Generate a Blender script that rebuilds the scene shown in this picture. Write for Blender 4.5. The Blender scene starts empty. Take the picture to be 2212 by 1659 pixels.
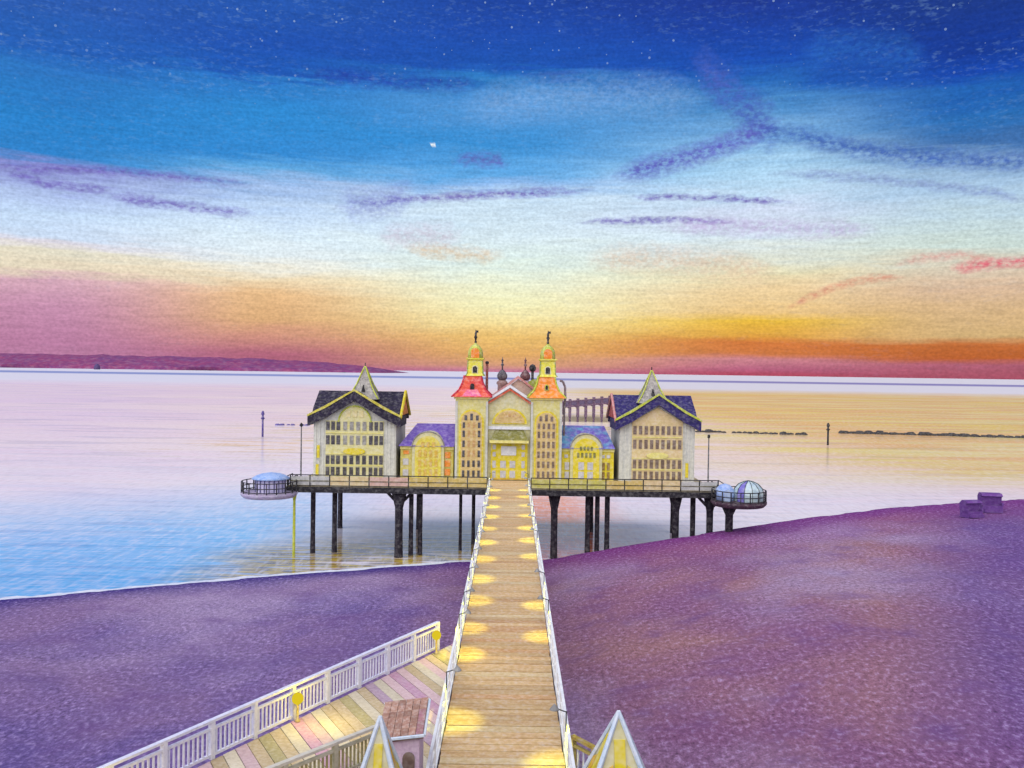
import bpy, math, random
from mathutils import Vector, Matrix
random.seed(7)
R = math.radians
sc = bpy.context.scene
col = sc.collection

# ------------------------------------------------------------------ camera
CAMX, CAMZ = 0.15, 12.0
cd = bpy.data.cameras.new('camera'); cam = bpy.data.objects.new('camera', cd); col.objects.link(cam)
cd.sensor_width = 36; cd.lens = 31.18; cd.clip_end = 120000; cd.clip_start = 0.1
fwd = Vector((0, math.cos(R(0.78)), -math.sin(R(0.78))))
rot = fwd.to_track_quat('-Z', 'Y').to_matrix() @ Matrix.Rotation(R(0.83), 3, 'Z')
cam.matrix_world = Matrix.Translation((CAMX, 0, CAMZ)) @ rot.to_4x4()
sc.camera = cam
sc.view_settings.view_transform = 'Standard'; sc.view_settings.look = 'None'
sc.view_settings.exposure = 0; sc.view_settings.gamma = 1; sc.view_settings.use_curve_mapping = False
sc.render.engine = 'CYCLES'
sc.cycles.max_bounces = 5; sc.cycles.diffuse_bounces = 2; sc.cycles.glossy_bounces = 3
sc.cycles.use_denoising = True
sc.cycles.sample_clamp_indirect = 4; sc.cycles.use_adaptive_sampling = True; sc.cycles.adaptive_threshold = .02

def lin(c):
    out = []
    for v in c[:3]:
        v = max(0, v) / 255.0
        out.append(v / 12.92 if v <= .04045 else ((v + .055) / 1.055) ** 2.4)
    return (out[0], out[1], out[2], 1)

class NT:
    """small node helper"""
    def __init__(self, tree): self.t = tree; self.n = tree.nodes; self.l = tree.links
    def node(self, typ, **kw):
        n = self.n.new(typ)
        for k, v in kw.items(): setattr(n, k, v)
        return n
    def set(self, sock, v):
        if isinstance(v, bpy.types.NodeSocket): self.l.new(v, sock)
        else: sock.default_value = v
    def m(self, op, a, b=None, c=None, clamp=False):
        n = self.node('ShaderNodeMath', operation=op, use_clamp=clamp)
        for i, v in enumerate((a, b, c)):
            if v is not None: self.set(n.inputs[i], v)
        return n.outputs[0]
    def mix(self, f, a, b, blend='MIX'):
        n = self.node('ShaderNodeMix', data_type='RGBA', blend_type=blend)
        self.set(n.inputs[0], f); self.set(n.inputs[6], a); self.set(n.inputs[7], b)
        return n.outputs[2]
    def noise(self, vec, scale, detail=2.0, rough=.5, dist=0.0, color=False):
        n = self.node('ShaderNodeTexNoise')
        if vec is not None: self.l.new(vec, n.inputs['Vector'])
        n.inputs['Scale'].default_value = scale; n.inputs['Detail'].default_value = detail
        n.inputs['Roughness'].default_value = rough; n.inputs['Distortion'].default_value = dist
        return n.outputs['Color' if color else 'Fac']
    def ramp(self, fac, stops, interp='LINEAR'):
        n = self.node('ShaderNodeValToRGB'); cr = n.color_ramp; cr.interpolation = interp
        while len(cr.elements) > 1: cr.elements.remove(cr.elements[-1])
        stops = sorted(stops)
        cr.elements[0].position = stops[0][0]; cr.elements[0].color = stops[0][1]
        for p, c in stops[1:]:
            e = cr.elements.new(min(1, max(0, p))); e.color = c
        self.set(n.inputs[0], fac)
        return n.outputs[0]
    def maprange(self, v, a, b, c=0.0, d=1.0, smooth=False):
        n = self.node('ShaderNodeMapRange')
        if smooth: n.interpolation_type = 'SMOOTHSTEP'
        self.set(n.inputs[0], v)
        for i, x in enumerate((a, b, c, d)): n.inputs[i + 1].default_value = x
        return n.outputs[0]
    def vmul(self, v, xyz):
        n = self.node('ShaderNodeVectorMath', operation='MULTIPLY'); self.set(n.inputs[0], v); n.inputs[1].default_value = xyz
        return n.outputs[0]
    def comb(self, x, y, z):
        n = self.node('ShaderNodeCombineXYZ')
        for i, v in enumerate((x, y, z)): self.set(n.inputs[i], v)
        return n.outputs[0]

# ------------------------------------------------------------------ sky (world)
F = 1916.0
world = bpy.data.worlds.new('World'); sc.world = world; world.use_nodes = True
W = NT(world.node_tree); W.n.clear()
tc = W.node('ShaderNodeTexCoord'); D = tc.outputs['Generated']
sep = W.node('ShaderNodeSeparateXYZ'); W.l.new(D, sep.inputs[0])
X, Y, Z = sep.outputs
hl = W.m('SQRT', W.m('ADD', W.m('MULTIPLY', X, X), W.m('MULTIPLY', Y, Y)))
hl = W.m('MAXIMUM', hl, 0.001)
S0 = W.m('DIVIDE', Z, hl)                 # tangent of elevation
T = W.m('DIVIDE', X, hl)                  # sine of azimuth
# soft cloud streaks: long horizontal noise bends the colour bands
sv = W.vmul(D, (2.2, 2.2, 13.0))
n1 = W.noise(sv, 2.2, 3, .55, .6)
n2 = W.noise(W.vmul(D, (5, 5, 60)), 3.0, 3, .6, .3)
hh = W.maprange(S0, 0.0, 0.20, 0.12, 1.0)
S = W.m('ADD', S0, W.m('MULTIPLY', W.m('ADD', W.m('MULTIPLY', W.m('SUBTRACT', n1, .5), .045), W.m('MULTIPLY', W.m('SUBTRACT', n2, .5), .028)), hh))
SMAX = 0.46
def column(px, hor, stops):
    cosaz = 1 / math.sqrt(1 + ((px - 1106) / F) ** 2)
    st = []
    for yc, c in stops:
        y = yc * 0.512
        L = c[0] * .3 + c[1] * .59 + c[2] * .11; gq = 1 + .15 * min(1, max(0, (L - 90) / 90)) + .13 * min(1, max(0, (100 - L) / 40))
        c = tuple(min(250, v * gq) for v in c)
        st.append((max(0, (hor - y) / F * cosaz) / SMAX, lin(c)))
    return W.ramp(W.m('DIVIDE', S, SMAX), st), ((px - 1106) / F) * cosaz
colA = column(100, 790, [(0,(42,85,165)),(200,(36,92,176)),(330,(45,115,190)),(500,(40,125,197)),(650,(45,126,197)),(690,(90,130,195)),(725,(125,130,192)),(800,(152,168,207)),(900,(172,192,216)),(1000,(177,192,212)),(1040,(192,188,197)),(1080,(198,193,175)),(1130,(200,188,165)),(1175,(190,150,165)),(1300,(180,130,158)),(1450,(172,116,150))])
colB = column(575, 797, [(0,(36,80,162)),(200,(30,74,160)),(300,(30,82,168)),(335,(45,120,195)),(500,(45,132,202)),(650,(50,132,202)),(720,(90,155,206)),(790,(142,168,207)),(900,(172,192,216)),(1000,(190,205,215)),(1090,(197,206,210)),(1140,(206,202,188)),(1190,(206,188,156)),(1250,(204,166,122)),(1350,(196,154,110)),(1420,(190,134,116)),(1500,(168,96,118))])
colC = column(1090, 803, [(0,(28,60,140)),(150,(28,68,155)),(300,(28,76,162)),(350,(45,120,190)),(450,(80,142,202)),(600,(55,136,202)),(730,(90,156,211)),(790,(130,166,211)),(850,(175,195,211)),(1000,(190,205,211)),(1100,(192,206,200)),(1200,(207,210,184)),(1290,(212,208,164)),(1360,(212,194,136)),(1420,(206,168,98)),(1490,(200,152,90)),(1540,(192,140,110)),(1565,(182,112,140))])
colD = column(1640, 810, [(0,(28,50,130)),(150,(25,60,146)),(280,(25,70,160)),(370,(40,102,180)),(450,(72,132,190)),(600,(120,165,205)),(700,(150,185,210)),(800,(165,190,210)),(900,(180,190,210)),(1000,(185,200,210)),(1080,(192,196,185)),(1150,(202,195,160)),(1220,(206,182,140)),(1310,(206,172,115)),(1350,(207,167,55)),(1410,(202,150,60)),(1440,(196,112,55)),(1490,(192,112,62)),(1515,(186,120,130)),(1560,(172,92,120)),(1580,(172,70,92))])
colE = column(2080, 815, [(0,(25,50,120)),(180,(20,50,130)),(300,(20,62,152)),(400,(30,90,166)),(480,(40,106,176)),(600,(62,108,168)),(650,(110,146,186)),(780,(150,176,200)),(900,(166,186,196)),(1050,(177,191,185)),(1110,(188,180,162)),(1200,(192,164,138)),(1300,(191,160,120)),(1420,(187,156,108)),(1450,(184,102,50)),(1510,(178,92,45)),(1535,(168,92,112)),(1590,(163,78,98))])
cols = [colA, colB, colC, colD, colE]
sky = cols[0][0]
for i in range(1, 5):
    sky = W.mix(W.maprange(T, cols[i-1][1], cols[i][1], smooth=True), sky, cols[i][0])

# cloud wisps in direction space
g = bpy.data.node_groups.new('wisp', 'ShaderNodeTree')
for nm in ('u', 'v', 'u0', 'iw', 'v0', 'dv', 'bend', 'width', 'alpha'):
    g.interface.new_socket(nm, in_out='INPUT', socket_type='NodeSocketFloat')
g.interface.new_socket('fac', in_out='OUTPUT', socket_type='NodeSocketFloat')
G = NT(g); gi = G.node('NodeGroupInput'); go = G.node('NodeGroupOutput'); I = gi.outputs
t = G.m('MULTIPLY', G.m('SUBTRACT', I['u'], I['u0']), I['iw'])
tt = G.m('MULTIPLY', t, G.m('SUBTRACT', 1.0, t))
line = G.m('ADD', G.m('MULTIPLY_ADD', t, I['dv'], I['v0']), G.m('MULTIPLY', tt, I['bend']))
win = G.m('MULTIPLY', tt, 7.0, clamp=True)
dist = G.m('DIVIDE', G.m('ABSOLUTE', G.m('SUBTRACT', I['v'], line)), G.m('MULTIPLY', I['width'], G.m('MULTIPLY_ADD', win, .7, .3)))
a = G.m('SUBTRACT', 1.0, dist, clamp=True)
a = G.m('POWER', a, .7)
G.l.new(G.m('MULTIPLY', G.m('MULTIPLY', a, win), I['alpha']), go.inputs[0])
Yp = W.m('MAXIMUM', Y, 0.15)
front = W.maprange(Y, 0.2, 0.4)
wn = W.noise(W.vmul(D, (14, 14, 30)), 3.0, 2, .6)
U = W.m('ADD', W.m('DIVIDE', X, Yp), W.m('MULTIPLY', W.m('SUBTRACT', wn, .5), .03))
V = W.m('ADD', W.m('DIVIDE', Z, Yp), W.m('MULTIPLY', W.m('SUBTRACT', wn, .5), .012))
grain = W.noise(W.vmul(D, (160, 160, 260)), 1.0, 2, .6)
gmask = W.maprange(grain, .36, .6, .35, 1.0)
fm = W.m('MULTIPLY', front, gmask)
def uv(px, py):
    px2 = px + 0.0145 * (py - 829); py2 = py - 0.0145 * (px - 1106)
    return (px2 - 1106) / F, (803 - py2) / F
def wisp(p0, p1, bend, w, c, al):
    global sky
    u0, v0 = uv(*p0); u1, v1 = uv(*p1)
    n = W.node('ShaderNodeGroup'); n.node_tree = g
    W.l.new(U, n.inputs['u']); W.l.new(V, n.inputs['v'])
    for k, x in (('u0', u0), ('iw', 1 / (u1 - u0)), ('v0', v0), ('dv', v1 - v0), ('bend', bend / F * 4), ('width', w / F), ('alpha', al)):
        n.inputs[k].default_value = x
    c = tuple(min(250, v * 1.08) for v in c)
    sky = W.mix(W.m('MULTIPLY', n.outputs[0], fm), sky, lin(c))
PUR = (98, 76, 165)
wisp((-60, 366), (560, 405), 14, 12, PUR, .7)
wisp((0, 372), (260, 412), -8, 12, PUR, .75)
wisp((230, 418), (560, 462), -6, 14, PUR, .8)
wisp((740, 442), (1290, 412), 4, 12, PUR, .85)
wisp((720, 440), (900, 420), -10, 42, (112, 118, 186), .6)
wisp((1490, 130), (1690, 310), 6, 66, (66, 88, 170), .9)
wisp((1320, 378), (1690, 262), -14, 32, (88, 90, 176), 1)
wisp((1590, 262), (2330, 346), -32, 28, (58, 90, 166), .9)
wisp((1350, 428), (1720, 438), 5, 9, PUR, .85)
wisp((1240, 484), (1600, 484), 8, 9, PUR, .85)
wisp((1420, 490), (1900, 500), 4, 26, (172, 150, 196), .6)
wisp((980, 345), (1110, 350), 0, 18, (90, 90, 170), .8)
wisp((1650, 376), (2260, 440), 14, 13, (120, 135, 185), .7)
wisp((1930, 572), (2170, 566), 16, 12, (200, 140, 132), .7)
wisp((2040, 582), (2300, 562), 4, 17, (206, 88, 108), .95)
wisp((1690, 672), (1960, 598), 22, 12, (200, 132, 110), .8)
wisp((1260, 560), (1700, 600), 14, 40, (206, 172, 145), .55)
wisp((870, 536), (1090, 556), 0, 20, (206, 168, 120), .6)
wisp((810, 515), (1000, 512), 6, 32, (186, 166, 186), .5)
wisp((1720, 118), (2010, 130), 14, 50, (46, 104, 182), .5)
wisp((980, 240), (1540, 214), 18, 60, (140, 170, 210), .35)
wisp((930, 314), (944, 314), 0, 7, (226, 236, 250), 1.2)
wisp((640, 158), (1060, 186), -6, 24, (38, 48, 150), .6)
# paper-fine mottling and faint stars high up
mott = W.noise(W.vmul(D, (300, 300, 400)), 1.0, 1, .5)
strk = W.noise(W.vmul(D, (26, 26, 300)), 1.0, 3, .65)
val = W.m('ADD', W.m('MULTIPLY', W.m('SUBTRACT', mott, .5), .5), W.m('MULTIPLY', W.m('SUBTRACT', strk, .5), .46))
gain = W.m('ADD', 1.0, val)
sky = W.mix(1.0, sky, W.comb(gain, gain, gain), 'MULTIPLY')
spk = W.noise(W.vmul(D, (110, 110, 300)), 1.0, 2, .7)
sky = W.mix(W.m('MULTIPLY', W.maprange(spk, .54, .70), W.m('MULTIPLY', W.maprange(S0, .14, .32, .06, .20), W.maprange(n1, .40, .62, .1, 1.0))), sky, lin((136, 178, 222)))
vor = W.node('ShaderNodeTexVoronoi'); W.l.new(D, vor.inputs['Vector']); vor.inputs['Scale'].default_value = 120
vs = W.node('ShaderNodeSeparateColor'); W.l.new(vor.outputs['Color'], vs.inputs[0])
star = W.m('MULTIPLY', W.m('LESS_THAN', vor.outputs['Distance'], W.m('MULTIPLY', vs.outputs[1], .15)), W.m('GREATER_THAN', vs.outputs[0], .3))
star = W.m('MULTIPLY', star, W.maprange(S0, .24, .38, 0, .45))
sky = W.mix(star, sky, lin((175, 200, 228)))
# a trace of physical twilight sky under the coloured clouds
nish = W.node('ShaderNodeTexSky', sky_type='NISHITA'); nish.sun_disc = False
SUN_EL, SUN_AZ = 38.0, 200.0       # azimuth clockwise from +Y
nish.sun_elevation = R(SUN_EL); nish.sun_rotation = R(SUN_AZ)
sky = W.mix(1.0, sky, W.mix(1.0, nish.outputs[0], (.0015, .0015, .0015, 1), 'MULTIPLY'), 'ADD')
bg = W.node('ShaderNodeBackground'); W.l.new(sky, bg.inputs[0]); bg.inputs[1].default_value = 1.0
world.cycles.sampling_method = "NONE"
wo = W.node('ShaderNodeOutputWorld'); W.l.new(bg.outputs[0], wo.inputs[0])

# ------------------------------------------------------------------ sun (veiled, very soft)
sd = bpy.data.lights.new('sun', 'SUN'); sd.energy = 5.0; sd.angle = R(120); sd.color = (1, .95, .86)
sun = bpy.data.objects.new('sun', sd); col.objects.link(sun)
sdir = Vector((math.sin(R(SUN_AZ)) * math.cos(R(SUN_EL)), math.cos(R(SUN_AZ)) * math.cos(R(SUN_EL)), math.sin(R(SUN_EL))))
sun.rotation_euler = sdir.to_track_quat('Z', 'Y').to_euler()

# ------------------------------------------------------------------ materials
MATS = {}
def mat(name, c, c2=None, scale=1.2, rough=.75, strk=(1, 1, 1), rand=0.0, spec=.25, contrast=.5, bump=.15, fine=3.2, tooth=2.6, skip=.26):
    """hand-coloured look: two pigments mixed by streaky noise, a fine tooth on top"""
    if name in MATS: return MATS[name]
    m = bpy.data.materials.new(name); m.use_nodes = True; N = NT(m.node_tree); N.n.clear()
    if c2 is None: c2 = tuple(min(255, v * 1.14 + 10) for v in c)
    geo = N.node('ShaderNodeNewGeometry'); P = N.vmul(geo.outputs['Position'], strk)
    a = N.noise(P, scale, 2, .6); b = N.noise(P, scale * fine, 1, .6)
    f = N.m('ADD', N.m('MULTIPLY', N.m('SUBTRACT', a, .5), 1.8), N.m('MULTIPLY', N.m('SUBTRACT', b, .5), 1.6))
    f = N.m('MULTIPLY_ADD', f, contrast * 2, .5, clamp=True)
    cc = N.mix(f, lin(c), lin(c2))
    # pigment skips over the tooth of the surface and leaves pale flecks
    skip *= min(1, .22 + .95 * (c[0] * .3 + c[1] * .59 + c[2] * .11) / 170)
    tv = N.noise(N.vmul(geo.outputs['Position'], (1, 1, 1.25)), tooth, 2, .65)
    cc = N.mix(N.maprange(tv, .47, .70, 0, skip), cc, lin((222, 220, 214)))
    k0 = N.maprange(tv, .28, .5, .84, 1.0)
    cc = N.mix(1.0, cc, N.comb(k0, k0, k0), 'MULTIPLY')
    if rand:
        oi = N.node('ShaderNodeObjectInfo')
        k = N.maprange(oi.outputs['Random'], 0, 1, 1 - rand, 1 + rand)
        cc = N.mix(1.0, cc, N.comb(k, k, k), 'MULTIPLY')
    p = N.node('ShaderNodeBsdfPrincipled'); N.l.new(cc, p.inputs['Base Color'])
    p.inputs['Roughness'].default_value = rough; p.inputs['Specular IOR Level'].default_value = spec
    if bump:
        bn = N.node('ShaderNodeBump'); bn.inputs['Strength'].default_value = bump; bn.inputs['Distance'].default_value = .05
        N.l.new(b, bn.inputs['Height']); N.l.new(bn.outputs[0], p.inputs['Normal'])
    o = N.node('ShaderNodeOutputMaterial'); N.l.new(p.outputs[0], o.inputs[0])
    MATS[name] = m
    return m

def emis(name, c, s):
    m = bpy.data.materials.new(name); m.use_nodes = True; N = NT(m.node_tree); N.n.clear()
    e = N.node('ShaderNodeEmission'); e.inputs[0].default_value = lin(c); e.inputs[1].default_value = s
    o = N.node('ShaderNodeOutputMaterial'); N.l.new(e.outputs[0], o.inputs[0])
    return m

# ------------------------------------------------------------------ mesh helpers
class MB:
    def __init__(self): self.v = []; self.f = []
    def add(self, vs, fs):
        o = len(self.v); self.v += [tuple(p) for p in vs]; self.f += [tuple(i + o for i in q) for q in fs]; return self
    def box(self, x0, x1, y0, y1, z0, z1):
        return self.add([(x0,y0,z0),(x1,y0,z0),(x1,y1,z0),(x0,y1,z0),(x0,y0,z1),(x1,y0,z1),(x1,y1,z1),(x0,y1,z1)],
                        [(3,2,1,0),(4,5,6,7),(0,1,5,4),(1,2,6,5),(2,3,7,6),(3,0,4,7)])
    def prism(self, poly, y0, y1):            # poly in xz, counter-clockwise seen from -y
        n = len(poly)
        vs = [(x, y0, z) for x, z in poly] + [(x, y1, z) for x, z in poly]
        fs = [tuple(range(n)), tuple(range(2*n-1, n-1, -1))] + [(i, i+n, (i+1) % n + n, (i+1) % n) for i in range(n)]
        return self.add(vs, fs)
    def prism_x(self, poly, x0, x1):          # poly in yz
        n = len(poly)
        vs = [(x0, y, z) for y, z in poly] + [(x1, y, z) for y, z in poly]
        fs = [tuple(range(n)), tuple(range(2*n-1, n-1, -1))] + [(i, i+n, (i+1) % n + n, (i+1) % n) for i in range(n)]
        return self.add(vs, fs)
    def prism_z(self, poly, z0, z1):
        n = len(poly)
        vs = [(x, y, z0) for x, y in poly] + [(x, y, z1) for x, y in poly]
        fs = [tuple(range(n-1, -1, -1)), tuple(range(n, 2*n))] + [(i, (i+1) % n, (i+1) % n + n, i+n) for i in range(n)]
        return self.add(vs, fs)
    def lathe(self, prof, n=12, cx=0, cy=0, ph=0.0):   # prof: (radius, z)
        vs = []; fs = []
        for r, z in prof:
            for k in range(n):
                a = ph + 2 * math.pi * k / n; vs.append((cx + r * math.cos(a), cy + r * math.sin(a), z))
        for i in range(len(prof) - 1):
            for k in range(n):
                k2 = (k + 1) % n; fs.append((i*n+k, i*n+k2, (i+1)*n+k2, (i+1)*n+k))
        fs.append(tuple(range(n-1, -1, -1))); fs.append(tuple((len(prof)-1)*n + k for k in range(n)))
        return self.add(vs, fs)
    def bar(self, a, b, r, n=6, r2=None):
        a = Vector(a); b = Vector(b); d = (b - a).normalized()
        u = d.cross(Vector((0, 0, 1)));
        if u.length < 1e-3: u = Vector((1, 0, 0))
        u.normalize(); w = d.cross(u); r2 = r if r2 is None else r2
        vs = []
        for p, q in ((a, r), (b, r2)):
            for k in range(n):
                t = 2 * math.pi * (k + .5) / n; vs.append(p + u * math.cos(t) * q + w * math.sin(t) * q)
        fs = [(k, (k+1) % n, (k+1) % n + n, k + n) for k in range(n)] + [tuple(range(n-1, -1, -1)), tuple(range(n, 2*n))]
        return self.add(vs, fs)
    def mesh(self, name, m=None, smooth=False):
        me = bpy.data.meshes.new(name); me.from_pydata(self.v, [], self.f); me.update()
        import bmesh
        bm = bmesh.new(); bm.from_mesh(me); bmesh.ops.recalc_face_normals(bm, faces=bm.faces); bm.to_mesh(me); bm.free()
        if m: me.materials.append(m)
        if smooth:
            for p in me.polygons: p.use_smooth = True
        return me
    def build(self, name, m, parent=None, smooth=False):
        return link(name, self.mesh(name, m, smooth), parent)

def link(name, me, parent=None, loc=(0, 0, 0), rz=0.0):
    o = bpy.data.objects.new(name, me); col.objects.link(o); o.location = loc; o.rotation_euler = (0, 0, rz)
    if parent: o.parent = parent
    return o
def thing(name, label, cat, loc=(0, 0, 0), group=None, rz=0.0):
    o = bpy.data.objects.new(name, None); col.objects.link(o); o.location = loc; o.rotation_euler = (0, 0, rz)
    o.empty_display_size = .3
    return tag(o, label, cat, group)
def tag(o, label, cat, group=None):
    o['label'] = label; o['category'] = cat
    if group: o['group'] = group
    return o
def structure(o): o['kind'] = 'structure'; return o

def arch(x0, x1, z0, zs, n=10):
    """rectangle with a round head: springing at zs"""
    cx = (x0 + x1) / 2; r = (x1 - x0) / 2
    return [(x0, z0), (x1, z0)] + [(cx + r * math.cos(math.pi * k / n), zs + r * math.sin(math.pi * k / n)) for k in range(n + 1)]

# ------------------------------------------------------------------ beach
SHORE = [(-260,-30,-7.25),(-120,33,-7.25),(-42,72,-7.25),(-24,81,-7.25),(-5,89.3,-7.25),(3,90,-7.2),(11,90,-5.7),(20.4,90,-4.05),(32,94.5,-3.1),(42,98,-2.45),(51,100,-2.05),(62,103,-1.75),(77,106,-1.9),(120,112,-2.2),(300,120,-2.5)]
def shore(x):
    for a, b in zip(SHORE, SHORE[1:]):
        if x <= b[0]:
            t = (x - a[0]) / (b[0] - a[0]); return a[1] + (b[1]-a[1])*t, a[2] + (b[2]-a[2])*t
    return SHORE[-1][1:]
def sstep(a, b, v):
    t = max(0, min(1, (v - a) / (b - a))); return t * t * (3 - 2 * t)
from mathutils import noise as mn
def sand_z(x, y):
    ye, ze = shore(x)
    ye += .35 * mn.noise(Vector((x * .3, 3.1, 0))) + .25 * mn.noise(Vector((x * 1.1, 8.1, 0)))
    d = ye - y
    if d < 0: return ze - 4.0 * sstep(0, 1.6, -d) - .25 * -d
    z = ze + .03 * d * (1 if x < 3 else max(.3, 1 - (x - 3) / 60))
    z += sstep(0, 9, d) * (.38 * mn.noise(Vector((x * .07, y * .09, 1.3))) + .14 * mn.noise(Vector((x * .3, y * .35, 4.3))) + .05 * mn.noise(Vector((x * 1.1, y * 1.2, 2))))
    z += 15.5 * sstep(20, -3, y)
    return min(z, 10.3)
bx = MB(); xs = []; x = -240.0
while x < 280:
    xs.append(x); x += .7 if -48 < x < 85 else 4
ROW = [-3, -1.6, -1.0, -.5, 0, .35, .8, 1.4, 2.2, 3.2] + [4.5 + i * .9 for i in range(96)] + [92, 100, 115, 135, 170]
nr = len(ROW); edge = []
for x in xs:
    ye, ze = shore(x)
    for d in ROW:
        y = ye - d
        bx.v.append((x, y, sand_z(x, y))); edge.append(d)
for i in range(len(xs) - 1):
    for j in range(nr - 1):
        a = i * nr + j; bx.f.append((a, a + 1, a + nr + 1, a + nr))
m = bpy.data.materials.new('violet_sand'); m.use_nodes = True; N = NT(m.node_tree); N.n.clear()
geo = N.node('ShaderNodeNewGeometry'); P = geo.outputs['Position']
spx = N.node('ShaderNodeSeparateXYZ'); N.l.new(P, spx.inputs[0])
big = N.noise(N.vmul(P, (1, 1, 0)), .05, 4, .6, .4); mid = N.noise(N.vmul(P, (1, 1.0, 0)), .22, 4, .62)
fine = N.noise(N.vmul(P, (1.0, .62, 0)), 3.4, 3, .7); vfine = N.noise(N.vmul(P, (1, .5, 0)), 9.0, 2, .7)
big2 = N.noise(N.vmul(P, (1, .7, 0)), .05, 4, .55)
side = N.maprange(spx.outputs[0], -14, 10, smooth=True)
cl = N.mix(N.maprange(big, .4, .62), lin((100, 84, 140)), lin((130, 104, 142)))
cr = N.mix(N.maprange(big, .40, .60), lin((132, 90, 122)), lin((152, 110, 114)))
c = N.mix(side, cl, cr)
c = N.mix(N.maprange(big2, .47, .64, 0, .85), c, lin((160, 140, 170)))
c = N.mix(N.maprange(mid, .46, .30, 0, .5), c, lin((98, 66, 124)))
at = N.node('ShaderNodeAttribute', attribute_name='edge')
c = N.mix(N.m('MULTIPLY', N.maprange(N.m('ADD', N.m('SUBTRACT', spx.outputs[0], N.m('MULTIPLY', spx.outputs[1], .47)), N.m('MULTIPLY', N.m('SUBTRACT', big, .5), 14)), -2, 5), .7), c, lin((92, 70, 136)))
wet = N.m('ADD', at.outputs['Fac'], N.m('MULTIPLY', N.m('SUBTRACT', mid, .5), 3.0))
c = N.mix(N.maprange(wet, .3, 5.0, .95, 0), c, lin((52, 38, 116)))
far = N.m('MULTIPLY', N.maprange(wet, 2, 14, .8, 0), side)
c = N.mix(far, c, lin((122, 52, 120)))
gr = N.m('ADD', N.m('MULTIPLY', N.m('SUBTRACT', fine, .5), 2.0), N.m('MULTIPLY', N.m('SUBTRACT', vfine, .5), 1.5))
c = N.mix(N.maprange(fine, .52, .72, 0, .5), c, lin((166, 150, 184)))
k = N.m('MULTIPLY_ADD', gr, N.maprange(mid, .35, .65, .45, 1.15), 1.0); k = N.m('MAXIMUM', k, .4)
c = N.mix(1.0, c, N.comb(k, k, k), 'MULTIPLY')
p = N.node('ShaderNodeBsdfPrincipled'); N.l.new(c, p.inputs['Base Color']); p.inputs['Roughness'].default_value = .9; p.inputs['Specular IOR Level'].default_value = .1
bn = N.node('ShaderNodeBump'); bn.inputs['Strength'].default_value = .5; bn.inputs['Distance'].default_value = .12; N.l.new(fine, bn.inputs['Height']); N.l.new(bn.outputs[0], p.inputs['Normal'])
o = N.node('ShaderNodeOutputMaterial'); N.l.new(p.outputs[0], o.inputs[0])
me = bx.mesh('beach', m, True)
at = me.attributes.new('edge', 'FLOAT', 'POINT'); at.data.foreach_set('value', edge)
structure(link('beach', me))

# ------------------------------------------------------------------ sea
WZ = -7.35
m = bpy.data.materials.new('sea_water'); m.use_nodes = True; N = NT(m.node_tree); N.n.clear()
geo = N.node('ShaderNodeNewGeometry'); P = geo.outputs['Position']
sp = N.node('ShaderNodeSeparateXYZ'); N.l.new(P, sp.inputs[0])
w1 = N.noise(N.vmul(P, (.05, .30, 0)), 1.0, 4, .6); w2 = N.noise(N.vmul(P, (.35, 1.6, 0)), 1.0, 3, .6); w3 = N.noise(N.vmul(P, (.012, .05, 0)), 1.0, 3, .6)
w4 = N.noise(N.vmul(P, (.003, .016, 0)), 1.0, 4, .65)
# sky reflections painted into the water colour: blue inshore left, pale band far out
c = N.mix(N.maprange(w1, .4, .62), lin((228, 208, 220)), lin((216, 206, 222)))
# painted sunset reflection, yellow to the right and a little left of the pier
refl1 = N.m('MULTIPLY', N.maprange(N.m('ADD', sp.outputs[0], N.m('MULTIPLY', N.m('SUBTRACT', w3, .5), 160)), 20, 95), N.maprange(N.m('ADD', sp.outputs[1], N.m('MULTIPLY', N.m('SUBTRACT', w1, .5), 60)), 140, 190))
refl2 = N.m('MULTIPLY', N.m('MULTIPLY', N.maprange(w1, .5, .6), N.m('MULTIPLY', N.maprange(sp.outputs[1], 170, 220), N.maprange(sp.outputs[1], 520, 420))), N.maprange(sp.outputs[0], -105, -60))
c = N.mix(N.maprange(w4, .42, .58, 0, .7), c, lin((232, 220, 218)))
sunset_refl = N.mix(N.maprange(w3, .42, .58), lin((216, 168, 92)), N.mix(N.maprange(w4, .42, .58), lin((218, 206, 136)), lin((216, 192, 72))))
c = N.mix(N.m('MULTIPLY', N.m('MAXIMUM', refl1, N.m('MULTIPLY', refl2, .8)), .95), c, sunset_refl)
ds = N.m('SUBTRACT', sp.outputs[1], N.m('MULTIPLY_ADD', sp.outputs[0], .45, 90))
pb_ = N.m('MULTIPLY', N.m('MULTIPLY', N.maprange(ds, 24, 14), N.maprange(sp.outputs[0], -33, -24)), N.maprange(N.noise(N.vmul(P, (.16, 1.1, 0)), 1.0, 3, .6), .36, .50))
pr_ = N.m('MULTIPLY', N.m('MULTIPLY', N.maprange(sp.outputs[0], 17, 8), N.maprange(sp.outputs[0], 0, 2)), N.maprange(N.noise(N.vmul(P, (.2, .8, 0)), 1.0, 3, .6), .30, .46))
pier_refl = N.m('MULTIPLY', N.m('MULTIPLY', pb_, N.maprange(sp.outputs[0], 2, -4)), .95)  # yellow-brown reflections under the left pavilion, painted into the water colour
d2 = N.m('ADD', N.m('SUBTRACT', sp.outputs[1], N.m('MULTIPLY', sp.outputs[0], .62)), N.m('MULTIPLY', N.m('SUBTRACT', w1, .5), 45))
lf = N.m('MULTIPLY', N.maprange(d2, 182, 126), N.maprange(sp.outputs[0], -17, -30))
c = N.mix(N.m('MULTIPLY', lf, N.maprange(w2, .3, .6, .55, 1)), c, lin((104, 184, 234)))  # blue sky reflection tinted into the inshore water
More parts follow.
